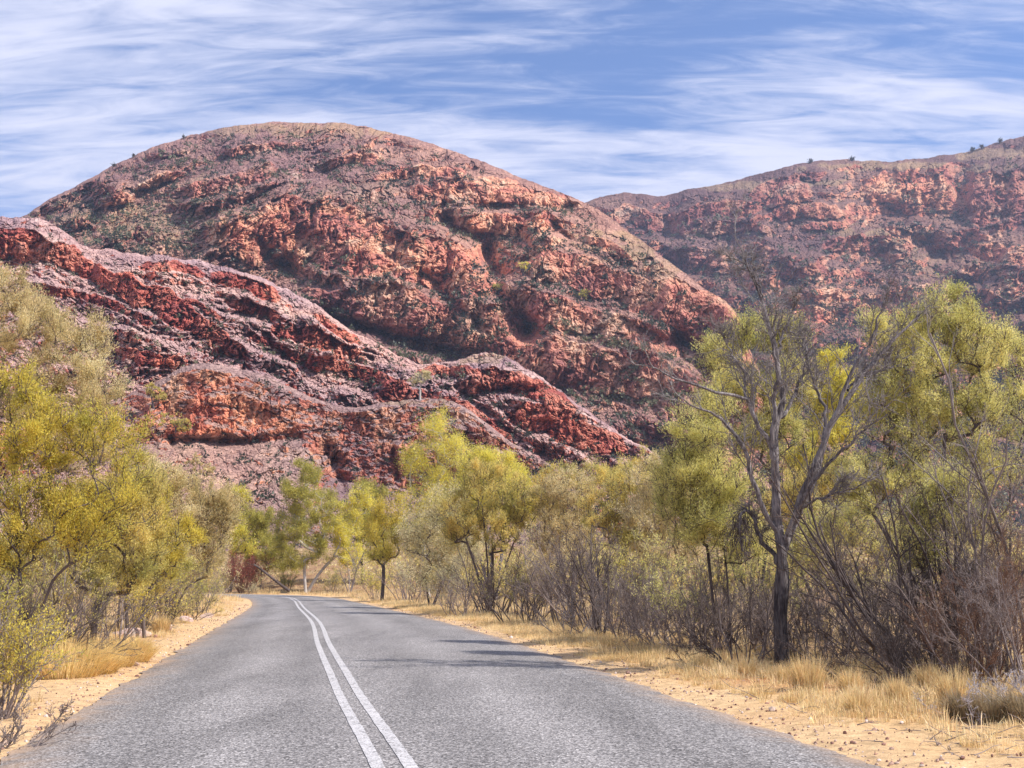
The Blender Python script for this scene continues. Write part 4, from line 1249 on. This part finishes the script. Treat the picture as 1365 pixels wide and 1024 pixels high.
tree('wattle_tree', 'large pale feathery wattle just left of the big dead tree', 'tree', 968, 23.5, [(930, 590, 48, 48), (905, 640, 42, 42), (965, 650, 58, 48), (930, 700, 52, 42), (985, 720, 42, 45), (950, 545, 35, 24)], M['feather'], M['bark'], 161, nattr=420, stems=8, r0=0.036, lai=2.1, ll=0.05, lw=0.012, fork=0.6, twig=0.33, spread=0.35, twigs_per=6, group=GR)
tree('wattle_tree', 'feathery wattle crown rising behind the fork of the big dead tree', 'tree', 1000, 27, [(965, 475, 46, 34), (1010, 450, 44, 30), (1055, 460, 34, 30), (985, 520, 60, 36), (1050, 520, 44, 40), (1020, 580, 55, 45)], M['feather'], M['bark'], 162, nattr=360, stems=6, r0=0.045, lai=1.7, ll=0.055, lw=0.014, fork=0.65, twig=0.38, spread=0.4, twigs_per=6, group=GR)
tree('wattle_tree', 'bright yellow-green tree seen through the right fork of the big dead tree', 'tree', 1110, 42, [(1112, 490, 38, 26), (1095, 530, 32, 30), (1130, 530, 36, 34), (1110, 580, 42, 36), (1075, 620, 40, 30)], M['bright'], M['bark'], 163, nattr=240, stems=3, r0=0.09, lai=2.0, ll=0.07, lw=0.02, fork=0.6, twig=0.5, group=GR)
tree('wattle_tree', 'tallest feathery yellow-green wattle at the right, behind the dead tree limbs', 'tree', 1240, 24, [(1250, 430, 62, 40), (1185, 450, 46, 34), (1215, 495, 60, 44), (1300, 470, 46, 52), (1180, 540, 48, 44), (1260, 550, 62, 44), (1310, 550, 30, 30), (1200, 600, 50, 35), (1160, 650, 45, 40), (1225, 650, 45, 35)], M['feather'], M['bark'], 164, nattr=560, stems=8, r0=0.05, lai=1.9, ll=0.05, lw=0.012, fork=0.62, twig=0.36, spread=0.4, twigs_per=6, group=GR)
tree('wattle_tree', 'green wattle below the tallest one with its crown over leaning black stems', 'tree', 1262, 20.5, [(1240, 690, 42, 36), (1275, 650, 42, 32), (1225, 735, 34, 26)], M['feather'], M['bark'], 165, nattr=200, stems=4, r0=0.045, lai=1.7, ll=0.045, lw=0.012, fork=0.75, twig=0.28, spread=0.3, group=GR)
tree('wattle_tree', 'olive wattle filling the gap behind the foot of the big dead tree', 'tree', 1090, 33, [(1080, 660, 50, 36), (1130, 640, 44, 40), (1040, 690, 40, 36)], M['olive'], M['bark'], 166, nattr=200, stems=5, r0=0.06, lai=1.3, ll=0.06, lw=0.016, fork=0.6, twig=0.4, group=GR)
tree('wattle_tree', 'feathery wattle between the tallest wattle and the bare tree at the right edge', 'tree', 1320, 28, [(1330, 640, 45, 40), (1290, 600, 46, 40), (1345, 560, 40, 40), (1300, 690, 50, 36), (1350, 480, 34, 44)], M['feather'], M['bark'], 167, nattr=260, stems=6, r0=0.045, lai=1.3, ll=0.055, lw=0.014, fork=0.65, twig=0.4, spread=0.4, group=GR)
tree('wattle_tree', 'olive-grey wattle behind and between the yellowish and the large feathery wattle', 'tree', 900, 37, [(885, 640, 50, 36), (915, 690, 45, 40), (860, 690, 42, 36), (890, 735, 50, 30)], M['olive_grey'], M['bark_twig'], 168, nattr=230, stems=6, r0=0.05, lai=1.5, ll=0.07, lw=0.018, fork=0.6, twig=0.4, spread=0.4, group=GR)
tree('wattle_tree', 'dull olive wattle behind the grey-olive crown above the pinkish dead bush', 'tree', 745, 60, [(735, 650, 40, 26), (790, 640, 46, 26), (845, 635, 46, 28), (760, 690, 60, 34)], M['olive'], M['bark_twig'], 169, nattr=230, stems=7, r0=0.06, lai=1.5, ll=0.1, lw=0.026, fork=0.6, twig=0.5, spread=0.8, group=GR)
tree('wattle_tree', 'feathery wattle low behind the leaning black stems', 'tree', 1140, 30, [(1120, 700, 50, 40), (1175, 720, 50, 40), (1075, 730, 40, 34)], M['feather'], M['bark_twig'], 185, nattr=200, stems=6, r0=0.04, lai=1.1, ll=0.06, lw=0.015, fork=0.6, twig=0.4, spread=0.5, group=GR)
tree('acacia_tree', 'olive acacia low behind the short dark-trunked one, closing the left row', 'tree', 140, 33, [(60, 740, 50, 40), (110, 720, 50, 44), (165, 745, 50, 36), (215, 760, 40, 26)], M['olive'], M['bark_twig'], 186, nattr=230, stems=7, r0=0.045, lai=1.6, ll=0.06, lw=0.018, fork=0.6, twig=0.4, spread=1.0, group=GL)
# bare trees and brush
bare_shrub('dead_tree', 'tall bare grey tree at the right edge of the photo', 'dead tree', 1350, 20, 6.6, 170, M['bark_grey'], n0=7, spread=0.30, r0=0.05, lean=(-0.10, 0, 0), rb=0.4, gens=((8, .5, .5), (7, .45, .6), (5, .4, .7)))
bare_shrub('dead_tree', 'thin bare reddish tree right of the green wattle', 'dead tree', 1300, 18.5, 3.9, 171, M['bark_twig'], n0=6, spread=0.22, r0=0.035, rb=0.3)
bare_shrub('dead_tree', 'bare black-stemmed tree leaning left from the brush heap toward the dead tree', 'dead tree', 1215, 19.3, 4.3, 172, M['bark'], n0=9, spread=0.22, r0=0.042, lean=(-0.62, 0.1, 0), rb=0.4, gens=((7, .45, .5), (6, .45, .7), (5, .4, .8)))
bare_shrub('dead_tree', 'bare black-stemmed tree standing upright right of the leaning one', 'dead tree', 1250, 20.2, 3.6, 173, M['bark'], n0=7, spread=0.25, r0=0.04, lean=(-0.12, 0, 0), rb=0.4)
bare_shrub('dead_shrub', 'low dark heap of fallen branches right of the big dead trunk', 'dead shrub', 1170, 18.6, 1.6, 174, M['bark'], n0=22, spread=0.95, r0=0.026, lean=(-0.6, 0, -0.25), rb=0.9, droop=0.03)
bare_shrub('dead_shrub', 'rusty brown dead brush in front of the upright black stems', 'dead shrub', 1285, 17.5, 1.9, 175, M['bark_rust'], n0=20, spread=0.45, r0=0.016, rb=0.5)
bare_shrub('dead_shrub', 'fine purplish brush behind the leaning black stems', 'dead shrub', 1140, 24, 2.6, 176, M['bark_twig'], n0=20, spread=0.6, r0=0.02, rb=0.9)
bare_shrub('dead_shrub', 'dark bare brush left of the big dead trunk', 'dead shrub', 985, 20.8, 1.9, 177, M['bark'], n0=12, spread=0.75, r0=0.025, rb=0.4)
bare_shrub('dead_shrub', 'thin reddish-brown brush left of the feathery wattle base', 'dead shrub', 930, 24, 2.0, 178, M['bark_twig'], n0=16, spread=0.75, r0=0.018, rb=0.6)
bare_shrub('dead_shrub', 'curly whitish dead twigs at the right edge above the grey grass', 'dead shrub', 1342, 13.6, 0.95, 179, M['bleached'], n0=16, spread=0.9, r0=0.010, rb=0.4, wander=0.3, lean=(-0.3, 0, 0))
bare_shrub('dead_shrub', 'brown dead brush at the right edge behind the whitish twigs', 'dead shrub', 1345, 16.5, 2.3, 180, M['bark_twig'], n0=18, spread=0.6, r0=0.018, rb=0.6)
bare_shrub('dead_shrub', 'dark thin brush behind the rightmost straw tussocks', 'dead shrub', 1230, 17.3, 0.95, 181, M['bark'], n0=26, spread=0.7, r0=0.012, rb=0.9)
bare_shrub('dead_shrub', 'dry brush between the big dead trunk and the fallen heap', 'dead shrub', 1095, 21.5, 1.7, 182, M['bark_twig'], n0=16, spread=0.8, r0=0.018, rb=0.6)

# far scrub across the flat: one mass seen through the gaps
def flat_scrub(name, n, xr, yr, mat, seed, h0, kl=260):
    rng = np.random.default_rng(seed)
    Y = rng.uniform(*yr, n); X = (rng.uniform(*xr, n) - 682) / F * Y
    ok = np.abs(road_dist(X, Y)) > 4; X, Y = X[ok], Y[ok]; m = len(X)
    Z = gz(X, Y); h = h0 * rng.uniform(0.4, 1.3, m); w = h * rng.uniform(0.5, 0.9, m)
    nb = 5
    cc = np.stack([X, Y, Z], 1)[:, None, :] + np.stack([rng.normal(size=(m, nb)) * w[:, None] * .45, rng.normal(size=(m, nb)) * w[:, None] * .45, rng.uniform(.3, .85, (m, nb)) * h[:, None]], -1)
    d = nrm(rng.normal(size=(m, nb, kl // nb, 3))) * rng.random((m, nb, kl // nb, 1)) ** 0.4
    pos = (cc[:, :, None, :] + d * (h * .33)[:, None, None, None]).reshape(-1, 3)
    V, Q = leaves_mesh(pos, nrm(rng.normal(size=pos.shape) + np.array([0, 0, .6])), 0.34, 0.12, rng)
    o = mesh(name, V, Q, mat); o['kind'] = 'stuff'


flat_scrub('distant_scrub', 130, (520, 1500), (62, 150), M['olive'], 61, 3.6)
flat_scrub('distant_scrub', 70, (-100, 1500), (112, 150), M['olive_grey'], 62, 4.0)
flat_scrub('distant_scrub', 70, (560, 1500), (70, 150), M['brown'], 63, 3.0)
flat_scrub('distant_scrub', 40, (-100, 300), (45, 100), M['olive'], 64, 3.2)

# understorey that closes the tree rows down to the grass
for i, (px, Y, h, w, mt, lab) in enumerate([
    (60, 22.5, 2.2, 2.4, 'olive', 'olive shrub behind the largest yellow mound on the left'),
    (15, 24, 2.6, 2.6, 'golden', 'golden shrub behind the cassia bush at the left edge'),
    (112, 27, 2.4, 2.6, 'olive', 'olive shrub left of the dark trunk on the left bank'),
    (165, 28.5, 2.2, 2.4, 'golden', 'golden shrub right behind the dark trunk on the left bank'),
    (215, 37, 3.0, 2.8, 'olive', 'olive shrub in front of the broad golden-olive acacia'),
    (284, 62, 3.4, 3.0, 'olive_grey', 'olive-grey shrub closing the right end of the left tree row'),
    (262, 56, 3.0, 3.0, 'golden', 'golden shrub behind the small dense green bush'),
    (600, 53, 2.6, 2.6, 'pale', 'pale shrub at the left foot of the fanned wattle'),
    (690, 46, 2.4, 2.6, 'olive', 'olive shrub at the right foot of the fanned wattle'),
    (560, 66, 3.0, 3.0, 'pale', 'pale green shrub under the drooping grey-green tree'),
    (720, 47, 3.4, 3.0, 'olive_grey', 'grey-olive shrub behind the pinkish dead bush'),
    (820, 40, 3.0, 3.0, 'olive', 'olive shrub behind the lime bush'),
    (870, 34, 2.8, 2.6, 'feather', 'feathery pale shrub right of the lime bush'),
    (910, 27, 2.4, 2.0, 'feather', 'feathery shrub under the left side of the large pale wattle'),
    (1000, 26, 2.6, 2.2, 'feather', 'feathery shrub between the large pale wattle and the dead trunk'),
    (1075, 29, 2.4, 2.4, 'olive', 'olive shrub right behind the big dead trunk'),
    (1180, 27, 2.4, 2.4, 'feather', 'feathery shrub behind the leaning black stems'),
    (1330, 26, 3.0, 2.6, 'brown', 'dry brown shrub at the right behind the bare grey tree')]):
    leafy_shrub('verge_shrub', lab, 'bush', px, Y, h, w, M[mt], M['bark_twig'], 600 + i, n0=12, dens=0.9, ll=0.045 + 0.0009 * Y, lw=0.012 + 0.0003 * Y, spread=0.5, group='understorey shrubs along the verges', leafmin=0.12)
for i, (px, Y, h, lab) in enumerate([
    (30, 19.5, 1.6, 'dark bare brush between the cassia bush and the yellow mounds'),
    (620, 47, 1.8, 'grey bare brush left of the fanned wattle stems'),
    (700, 40, 2.2, 'bare brush just right of the fanned wattle stems'),
    (860, 29, 2.0, 'bare purplish brush between the lime bush and the feathery wattle'),
    (815, 32, 2.4, 'bare brown brush right next to the thin black trunks'),
    (955, 25, 1.9, 'bare brown brush under the large pale wattle'),
    (1020, 23.5, 1.6, 'fine bare brush just left of the big dead trunk'),
    (1070, 23, 1.7, 'fine bare brush just right of the big dead trunk'),
    (1160, 21.5, 2.2, 'tangled bare brush behind the low dark heap'),
    (1200, 22.5, 2.6, 'tangled tall brush behind the upright black stems'),
    (1335, 19.5, 2.8, 'tall tangled brush left of the bare grey tree at the right edge'),
    (1270, 22, 2.6, 'reddish bare brush below the green wattle crown')]):
    bare_shrub('dead_shrub', lab, 'dead shrub', px, Y, h, 640 + i, M['bark_twig' if i % 2 else 'bark'], n0=20, spread=0.75, r0=0.016 + 0.0003 * Y, rb=0.9, group='bare brush along the verges')

# ------------------------------------------------------------------ grass, stones, hill scrub
def rot_scale(V, a, s):
    c, s_ = math.cos(a), math.sin(a)
    return np.stack([(V[:, 0] * c - V[:, 1] * s_) * s, (V[:, 0] * s_ + V[:, 1] * c) * s, V[:, 2] * s], 1)


def tussock(name, label, px, Y, rad, h, mat, seed, n=1400, w=0.007, lean=0.45, group=None, sb=0.35):
    rng = np.random.default_rng(seed)
    V, Q = blades(rng, n, rad, h, w, lean, sb)
    o = mesh(name, V, Q, mat, None, loc=[float(c) for c in ground_pt(px, Y)])
    return tag(o, label, 'grass tuft', group)


GT = 'straw tussocks on the right verge'
for i, (px, Y, r, h, lab) in enumerate([
    (1066, 16.6, .42, .60, 'wide straw tussock at the foot of the big dead trunk'),
    (1040, 17.8, .28, .42, 'small straw tussock just left of the wide one by the dead trunk'),
    (1128, 13.9, .20, .42, 'lone slim tussock with green base nearest the bitumen on the right'),
    (1182, 14.9, .20, .46, 'upright thin straw tussock right of the green-based one'),
    (1122, 16.2, .26, .45, 'pale tussock behind the green-based one'),
    (1256, 14.4, .36, .62, 'tall golden tussock before the rusty brush'),
    (1222, 16.6, .24, .50, 'straw tussock left of the tall golden one'),
    (985, 19.0, .28, .40, 'sparse straw tussock below the feathery wattle'),
    (930, 20.2, .25, .35, 'low straw tussock left of the sparse one'),
    (1350, 14.6, .26, .42, 'short golden tussock at the right edge of the photo')]):
    tussock('grass_tussock', lab, px, Y, r * 1.3, h * 0.95, M['straw'], 300 + i, n=int(1100 * r / .3), group=GT, lean=0.4 + 0.25 * ((i * 7) % 5) / 4)
for i, (px, Y, r, h, lab) in enumerate([(1300, 13.3, .42, .42, 'broad grey-brown tussock by the right edge'), (1262, 13.5, .3, .38, 'grey-brown tussock left of the broad one'), (1345, 13.0, .35, .45, 'grey-brown tussock touching the right edge'), (1040, 21, .4, .5, 'dull tussock behind the big dead trunk')]):
    tussock('grass_tussock', lab, px, Y, r * 1.3, h, M['greygrass'], 320 + i, n=1800, lean=0.6, group='grey grass tussocks on the right')
GM = 'yellow grass mounds on the left bank'
for i, (px, Y, r, h, lab) in enumerate([(100, 19.0, .55, .50, 'largest yellow spinifex mound, nearest to the cassia bush'), (135, 19.8, .42, .42, 'yellow spinifex mound in the middle of the left group'), (160, 21.2, .40, .40, 'yellow spinifex mound just right of the dark trunk'),
                                        (183, 22.6, .42, .40, 'rightmost yellow spinifex mound of the left group'), (80, 20.5, .5, .5, 'yellow spinifex mound behind the largest one'), (112, 21.5, .45, .45, 'yellow spinifex mound left of the dark trunk')]):
    tussock('spinifex_mound', lab, px, Y, r * 1.75, h * 1.35, M['spinifex'], 340 + i, n=5200, w=0.008, lean=0.75, group=GM, sb=0.55)
for i, (px, Y, r, h, lab) in enumerate([(224, 33.5, .5, .6, 'straw clump on the rocky left bank'), (250, 46, .6, .6, 'straw clump near the left bend')]):
    tussock('grass_tussock', lab, px, Y, r, h, M['straw'], 360 + i, n=1600, w=0.012)


# loose dry grass over the verges: one mass
def grass_field():
    rng = np.random.default_rng(9)
    protos = [blades(rng, n, r, h, w, .45, .9) for n, r, h, w in ((26, .11, .17, .008), (34, .14, .24, .009), (20, .09, .11, .007))]
    Vs, Qs, c = [], [], 0
    def put(x, y, sc_, k):
        nonlocal c
        V, Q = protos[k]
        W = rot_scale(V, rng.uniform(0, 6.28), sc_) + np.array([x, y, float(gz(x, y))])
        Vs.append(W); Qs.append(Q + c); c += len(V)
    n = 36000
    Y = 9 + 66 * rng.random(n) ** 1.5
    sd = rng.random(n) < 0.72
    dR = np.where(rng.random(n) < .6, 0.35 + rng.gamma(1.7, 1.0, n), rng.uniform(1, 18, n)); dL = 0.4 + rng.gamma(1.6, 1.3, n)
    X = np.where(sd, edge_x(Rs, Y) + dR, edge_x(Ls, Y) - dL)
    den = fbm(X * 0.35, Y * 0.35, 3, 55) + 0.5 * pn(X * 1.2, Y * 1.2, 3)
    dd = np.where(sd, dR, dL)
    ok = (den + rng.normal(0, .25, n) + np.clip((dd - 1.3) * 0.35, -0.7, 0.45) + np.where(sd, 0.0, -0.35) + 0.2 * sstep(18, 30, Y) + 0.4 * sstep(15, 23, Y) * (1 - sstep(3, 6, dd)) * sd + 0.3 * sstep(2.0, 4, dd)) > 0.34
    for x, y, r_, d_ in zip(X[ok], Y[ok], rng.random(ok.sum()), dd[ok]):
        put(x, y, (0.45 + 0.8 * r_) * min(1.0, 0.45 + 0.3 * d_) * (1 + y * 0.008), int(r_ * 997) % 3)
    # beyond the bend
    for _ in range(2600):
        y = rng.uniform(76, 150); x = rng.uniform(-60, 30)
        if abs(float(road_dist(x, y))) < 0.6: continue
        put(x, y, rng.uniform(1.5, 3.0), 1)
    o = mesh('dry_grass', np.concatenate(Vs), np.concatenate(Qs), M['straw'])
    o['kind'] = 'stuff'


grass_field()

def litter_sticks():
    rng = np.random.default_rng(31)
    n = 2600
    Y = 9 + 40 * rng.random(n) ** 1.4; sd = rng.random(n) < 0.65
    d = 0.6 + rng.gamma(2.2, 1.3, n)
    X = np.where(sd, edge_x(Rs, Y) + d, edge_x(Ls, Y) - d); Z = gz(X, Y) + 0.012
    a = rng.uniform(0, 6.28, n); D = np.stack([np.cos(a), np.sin(a), rng.normal(0, .12, n)], 1)
    P = random_walks(np.stack([X, Y, Z], 1), D, rng.uniform(.06, .45, n), 4, rng, .25)
    P[:, :, 2] = np.maximum(P[:, :, 2], gz(P[:, :, 0], P[:, :, 1]) + 0.004)
    s = Soup(); s.add(*tubes(P, taper(rng.uniform(.003, .008, n), np.full(n, .002), 4), 4))
    o = s.build('fallen_twigs', M['bark_twig']); o['kind'] = 'stuff'


litter_sticks()

# stones
ICO_V = nrm(np.array([(-1, 1.618, 0), (1, 1.618, 0), (-1, -1.618, 0), (1, -1.618, 0), (0, -1, 1.618), (0, 1, 1.618), (0, -1, -1.618), (0, 1, -1.618), (1.618, 0, -1), (1.618, 0, 1), (-1.618, 0, -1), (-1.618, 0, 1)]))
ICO_F = np.array([(0, 11, 5), (0, 5, 1), (0, 1, 7), (0, 7, 10), (0, 10, 11), (1, 5, 9), (5, 11, 4), (11, 10, 2), (10, 7, 6), (7, 1, 8), (3, 9, 4), (3, 4, 2), (3, 2, 6), (3, 6, 8), (3, 8, 9), (4, 9, 5), (2, 4, 11), (6, 2, 10), (8, 6, 7), (9, 8, 1)])


def gravel():
    rng = np.random.default_rng(12)
    n = 6500
    Y = 8.5 + 62 * rng.random(n) ** 1.9
    sd = rng.random(n) < 0.5
    d = rng.gamma(1.3, 0.55, n) - 0.03
    wide = rng.random(n) < 0.25; d = np.where(wide, rng.uniform(0, 6, n), d)
    X = np.where(sd, edge_x(Rs, Y) + d, edge_x(Ls, Y) - d)
    s = (0.006 + 0.016 * rng.random(n) ** 3) * (1 + Y * 0.008)
    s = np.where(rng.random(n) < 0.012, s * 2.6, s)
    Z = gz(X, Y) + s * 0.25
    sc_ = s[:, None, None] * rng.uniform(0.6, 1.35, (n, 1, 3)) * rng.uniform(0.8, 1.2, (n, 12, 1))
    V = ICO_V[None] * sc_ + np.stack([X, Y, Z], 1)[:, None, :]
    Fa = (ICO_F[None] + (np.arange(n) * 12)[:, None, None]).reshape(-1, 3)
    o = mesh('gravel', V, Fa, M['stone']); o['kind'] = 'stuff'


gravel()


def rock(label, px, Y, s, seed, flat=0.6, group='loose rocks on the left bank'):
    rng = np.random.default_rng(seed)
    import bmesh
    bm = bmesh.new(); bmesh.ops.create_icosphere(bm, subdivisions=3, radius=1)
    planes = nrm(rng.normal(size=(9, 3))); dist = rng.uniform(0.45, 0.85, 9)
    sc_ = np.array([rng.uniform(.8, 1.4), rng.uniform(.7, 1.1), flat])
    for v in bm.verts:
        p = np.array(v.co)
        for a, dd in zip(planes, dist):
            e = p @ a - dd
            if e > 0: p = p - a * e * 0.93
        p = p + rng.normal(size=3) * 0.015
        v.co = p * sc_ * s
    me = bpy.data.meshes.new('rock'); bm.to_mesh(me); bm.free()
    me.materials.append(M['rockpale'] if seed % 3 else M['stone'])
    o = bpy.data.objects.new('rock', me); COL.objects.link(o)
    g = ground_pt(px, Y); o.location = (float(g[0]), float(g[1]), float(g[2]) + s * flat * 0.25)
    o.rotation_euler = (rng.uniform(-.2, .2), rng.uniform(-.2, .2), rng.uniform(0, 6.28))
    tag(o, label, 'rock', group)


rock('pale pink flat rock, largest on the left bank under the olive shrub', 187, 31, .34, 401)
rock('reddish angular rock right of the largest pale rock', 205, 31.5, .26, 402)
rock('pale rock leftmost of the bank rocks under the olive shrub', 172, 30.5, .22, 404)
rock('dark red rock above the largest pale rock', 196, 32.6, .25, 405)
rock('rusty rock below the brownish bush', 232, 35, .28, 407)
rock('brown rock near the top of the left verge by the low green bush', 284, 47, .33, 408)
rock('pinkish rock between the straw clump and the low green bush', 257, 42, .3, 410)
rock('small pale rock in the dry verge right of the grass mounds', 208, 26.5, .15, 411)
rock('small brown rock in the verge below the rightmost mound', 190, 21.5, .11, 413)
rock('small pale stone near the dead twigs at the left edge', 30, 11.6, .08, 414)
rock('flat grey stone at the lower left corner', 8, 11.0, .09, 416)
rock('small rusty stone beside the green-based tussock', 1170, 14.6, .09, 417, group='stones on the right verge')
rock('dark stone on the right bitumen edge below the dead tree', 1075, 15.2, .07, 419, group='stones on the right verge')
rock('dark stone in the straw left of the feathery wattle', 870, 23.6, .10, 420, group='stones on the right verge')

# scrub on the hills: thousands of small dark bushes, one mass per hill
def hill_scrub(seed, n, size, bias, keep_fn, mat):
    W, PX, PY, rk, ft = HG[seed]
    rng = np.random.default_rng(seed + 1)
    nr, nc = PX.shape
    r = (nr * rng.random(n * 6) * 0.955).astype(int); c = rng.integers(0, nc, n * 6)
    p = keep_fn(PX[r, c], PY[r, c], rk[r, c]) + 0.9 * ft[r, c] + 0.5 * fbm(PX[r, c] / 30, PY[r, c] / 20, 3, seed)  # extra dark scrub at cliff feet: plants, also standing in for ledge shade
    ok = p > rng.random(n * 6) * 1.1
    r, c = r[ok][:n], c[ok][:n]; m = len(r)
    P = W[r, c]; s = size * rng.uniform(0.4, 1.25, m) ** 1.3
    k = 16
    off = nrm(rng.normal(size=(m, k, 3))) * rng.random((m, k, 1)) ** 0.5 * s[:, None, None] * np.array([1, 1, 0.7]) + np.array([0, 0, 1]) * s[:, None, None] * 0.45
    pos = (P[:, None, :] + off).reshape(-1, 3)
    d = nrm(rng.normal(size=pos.shape) + np.array([0, 0, .5])); ln = np.repeat(s, k) * 0.75
    V, Q = leaves_mesh(pos, d, ln, ln * 0.6, rng)
    o = mesh('hill_scrub', V, Q, mat); o['kind'] = 'stuff'


hill_scrub(21, 11000, 3.0, 0, lambda x, y, r: 0.22 + 0.75 * sstep(330, 420, y + 0.35 * (x - 1000) * (x < 1000)) * sstep(560, 800, x) + 0.5 * sstep(0.6, 0.2, r) * 0.5, M['scrub'])
hill_scrub(33, 6500, 1.6, 0, lambda x, y, r: 0.12 + 0.35 * (1 - r) + 0.5 * sstep(60, 0, seg_dist(x, y, [(700, 340), (650, 380), (660, 430), (560, 460)])) , M['scrub'])
hill_scrub(47, 2000, 0.8, 0, lambda x, y, r: 0.12 + 0.3 * (1 - r), M['scrub'])
hill_scrub(59, 1500, 0.7, 0, lambda x, y, r: 0.06 + 0.3 * (1 - r) * sstep(560, 620, y), M['scrub'])


def on_hill(seed, px, py):
    W, PX, PY, rk, ft = HG[seed]
    c = int(np.argmin(np.abs(PX[0] - px))); r = int(np.argmin(np.abs(PY[:, c] - py)))
    return W[r, c]


def slope_tree(seed, px, py, label, blobs, leaf, bark, sd, name='small_tree', **kw):
    p = on_hill(seed, px, py) - np.array([0, 0, 0.2])
    a = dict(nattr=60, r0=0.0012 * p[1], lai=1.9, ll=0.0016 * p[1], lw=0.0006 * p[1], fork=0.6, twig=0.0016 * p[1], scatter=0.0004 * p[1] / (1 + 0.01 * p[1]), twigs_per=4)
    a.update(kw)
    return tree(name, label, 'tree', px, p[1], blobs, leaf, bark, sd, base=p, **a)


slope_tree(59, 560, 533, 'lone pale-trunked tree on the crest of the near red cliff', [(560, 505, 14, 9), (549, 510, 8, 6), (570, 500, 7, 6)], M['pale'], M['bark_white'], 501, 'gum_tree')
slope_tree(59, 235, 575, 'olive shrub-like tree on the scree left of the near red cliff', [(232, 560, 20, 12), (245, 568, 16, 9)], M['olive'], M['bark'], 502)
slope_tree(59, 205, 545, 'small olive tree higher up the scree at the left', [(200, 520, 13, 10), (212, 528, 12, 8)], M['olive'], M['bark'], 503)
slope_tree(59, 262, 640, 'dull tree on the scree right above the left acacia row', [(262, 618, 16, 14), (276, 628, 14, 10)], M['olive_grey'], M['bark'], 504)
slope_tree(33, 697, 368, 'bright green tree in the gully high on the main hill', [(697, 355, 8, 6)], M['bright'], M['bark'], 505, nattr=30)
slope_tree(33, 665, 392, 'green tree lower in the same gully of the main hill', [(664, 384, 9, 6)], M['green'], M['bark'], 506, nattr=30)
slope_tree(33, 778, 402, 'green tree on the ledge of the main hill right flank', [(778, 393, 7, 6)], M['green'], M['bark'], 507, nattr=30)
for i, (px, lab) in enumerate([(1333, 'rightmost tiny tree on the skyline of the far range'), (1309, 'second tiny tree from the right on the far skyline'), (1296, 'third tiny tree from the right on the far skyline'),
                               (1136, 'tiny dark tree on the flat part of the far skyline'), (1080, 'tiny tree left of the flat part of the far skyline')]):
    yy = float(interp_pts(A_crest, np.array([px]))[0]) + 2
    slope_tree(21, px, yy, lab, [(px, yy - 2.6, 2.6, 2.0)], M['scrub'], M['bark'], 520 + i, nattr=24, lai=4, group='trees on the far skyline')
for i, (px, lab) in enumerate([(178, 'tiny tree on the left skyline of the main hill'), (152, 'tiny tree lower on the left skyline of the main hill'), (245, 'tiny tree high on the left skyline of the main hill')]):
    yy = float(interp_pts(B_crest, np.array([px]))[0]) + 2
    slope_tree(33, px, yy, lab, [(px, yy - 1.8, 1.7, 1.4)], M['scrub'], M['bark'], 530 + i, nattr=24, lai=4, group='trees on the main skyline')

# haze
def build_haze():
    bm_v = [(-3000, -60, -14), (3000, -60, -14), (3000, 5100, -14), (-3000, 5100, -14), (-3000, -60, 620), (3000, -60, 620), (3000, 5100, 620), (-3000, 5100, 620)]
    m, nt, out = new_mat('air_haze')
    v = N(nt, 'ShaderNodeVolumePrincipled')
    v.inputs['Color'].default_value = (0.62, 0.72, 1.0, 1)
    v.inputs['Density'].default_value = 0.00014
    v.inputs['Anisotropy'].default_value = 0.2
    L(nt, v.outputs[0], out.inputs['Volume'])
    o = mesh('haze', bm_v, np.array([(0, 3, 2, 1), (4, 5, 6, 7), (0, 1, 5, 4), (1, 2, 6, 5), (2, 3, 7, 6), (3, 0, 4, 7)]), m)
    o['kind'] = 'stuff'
build_haze()
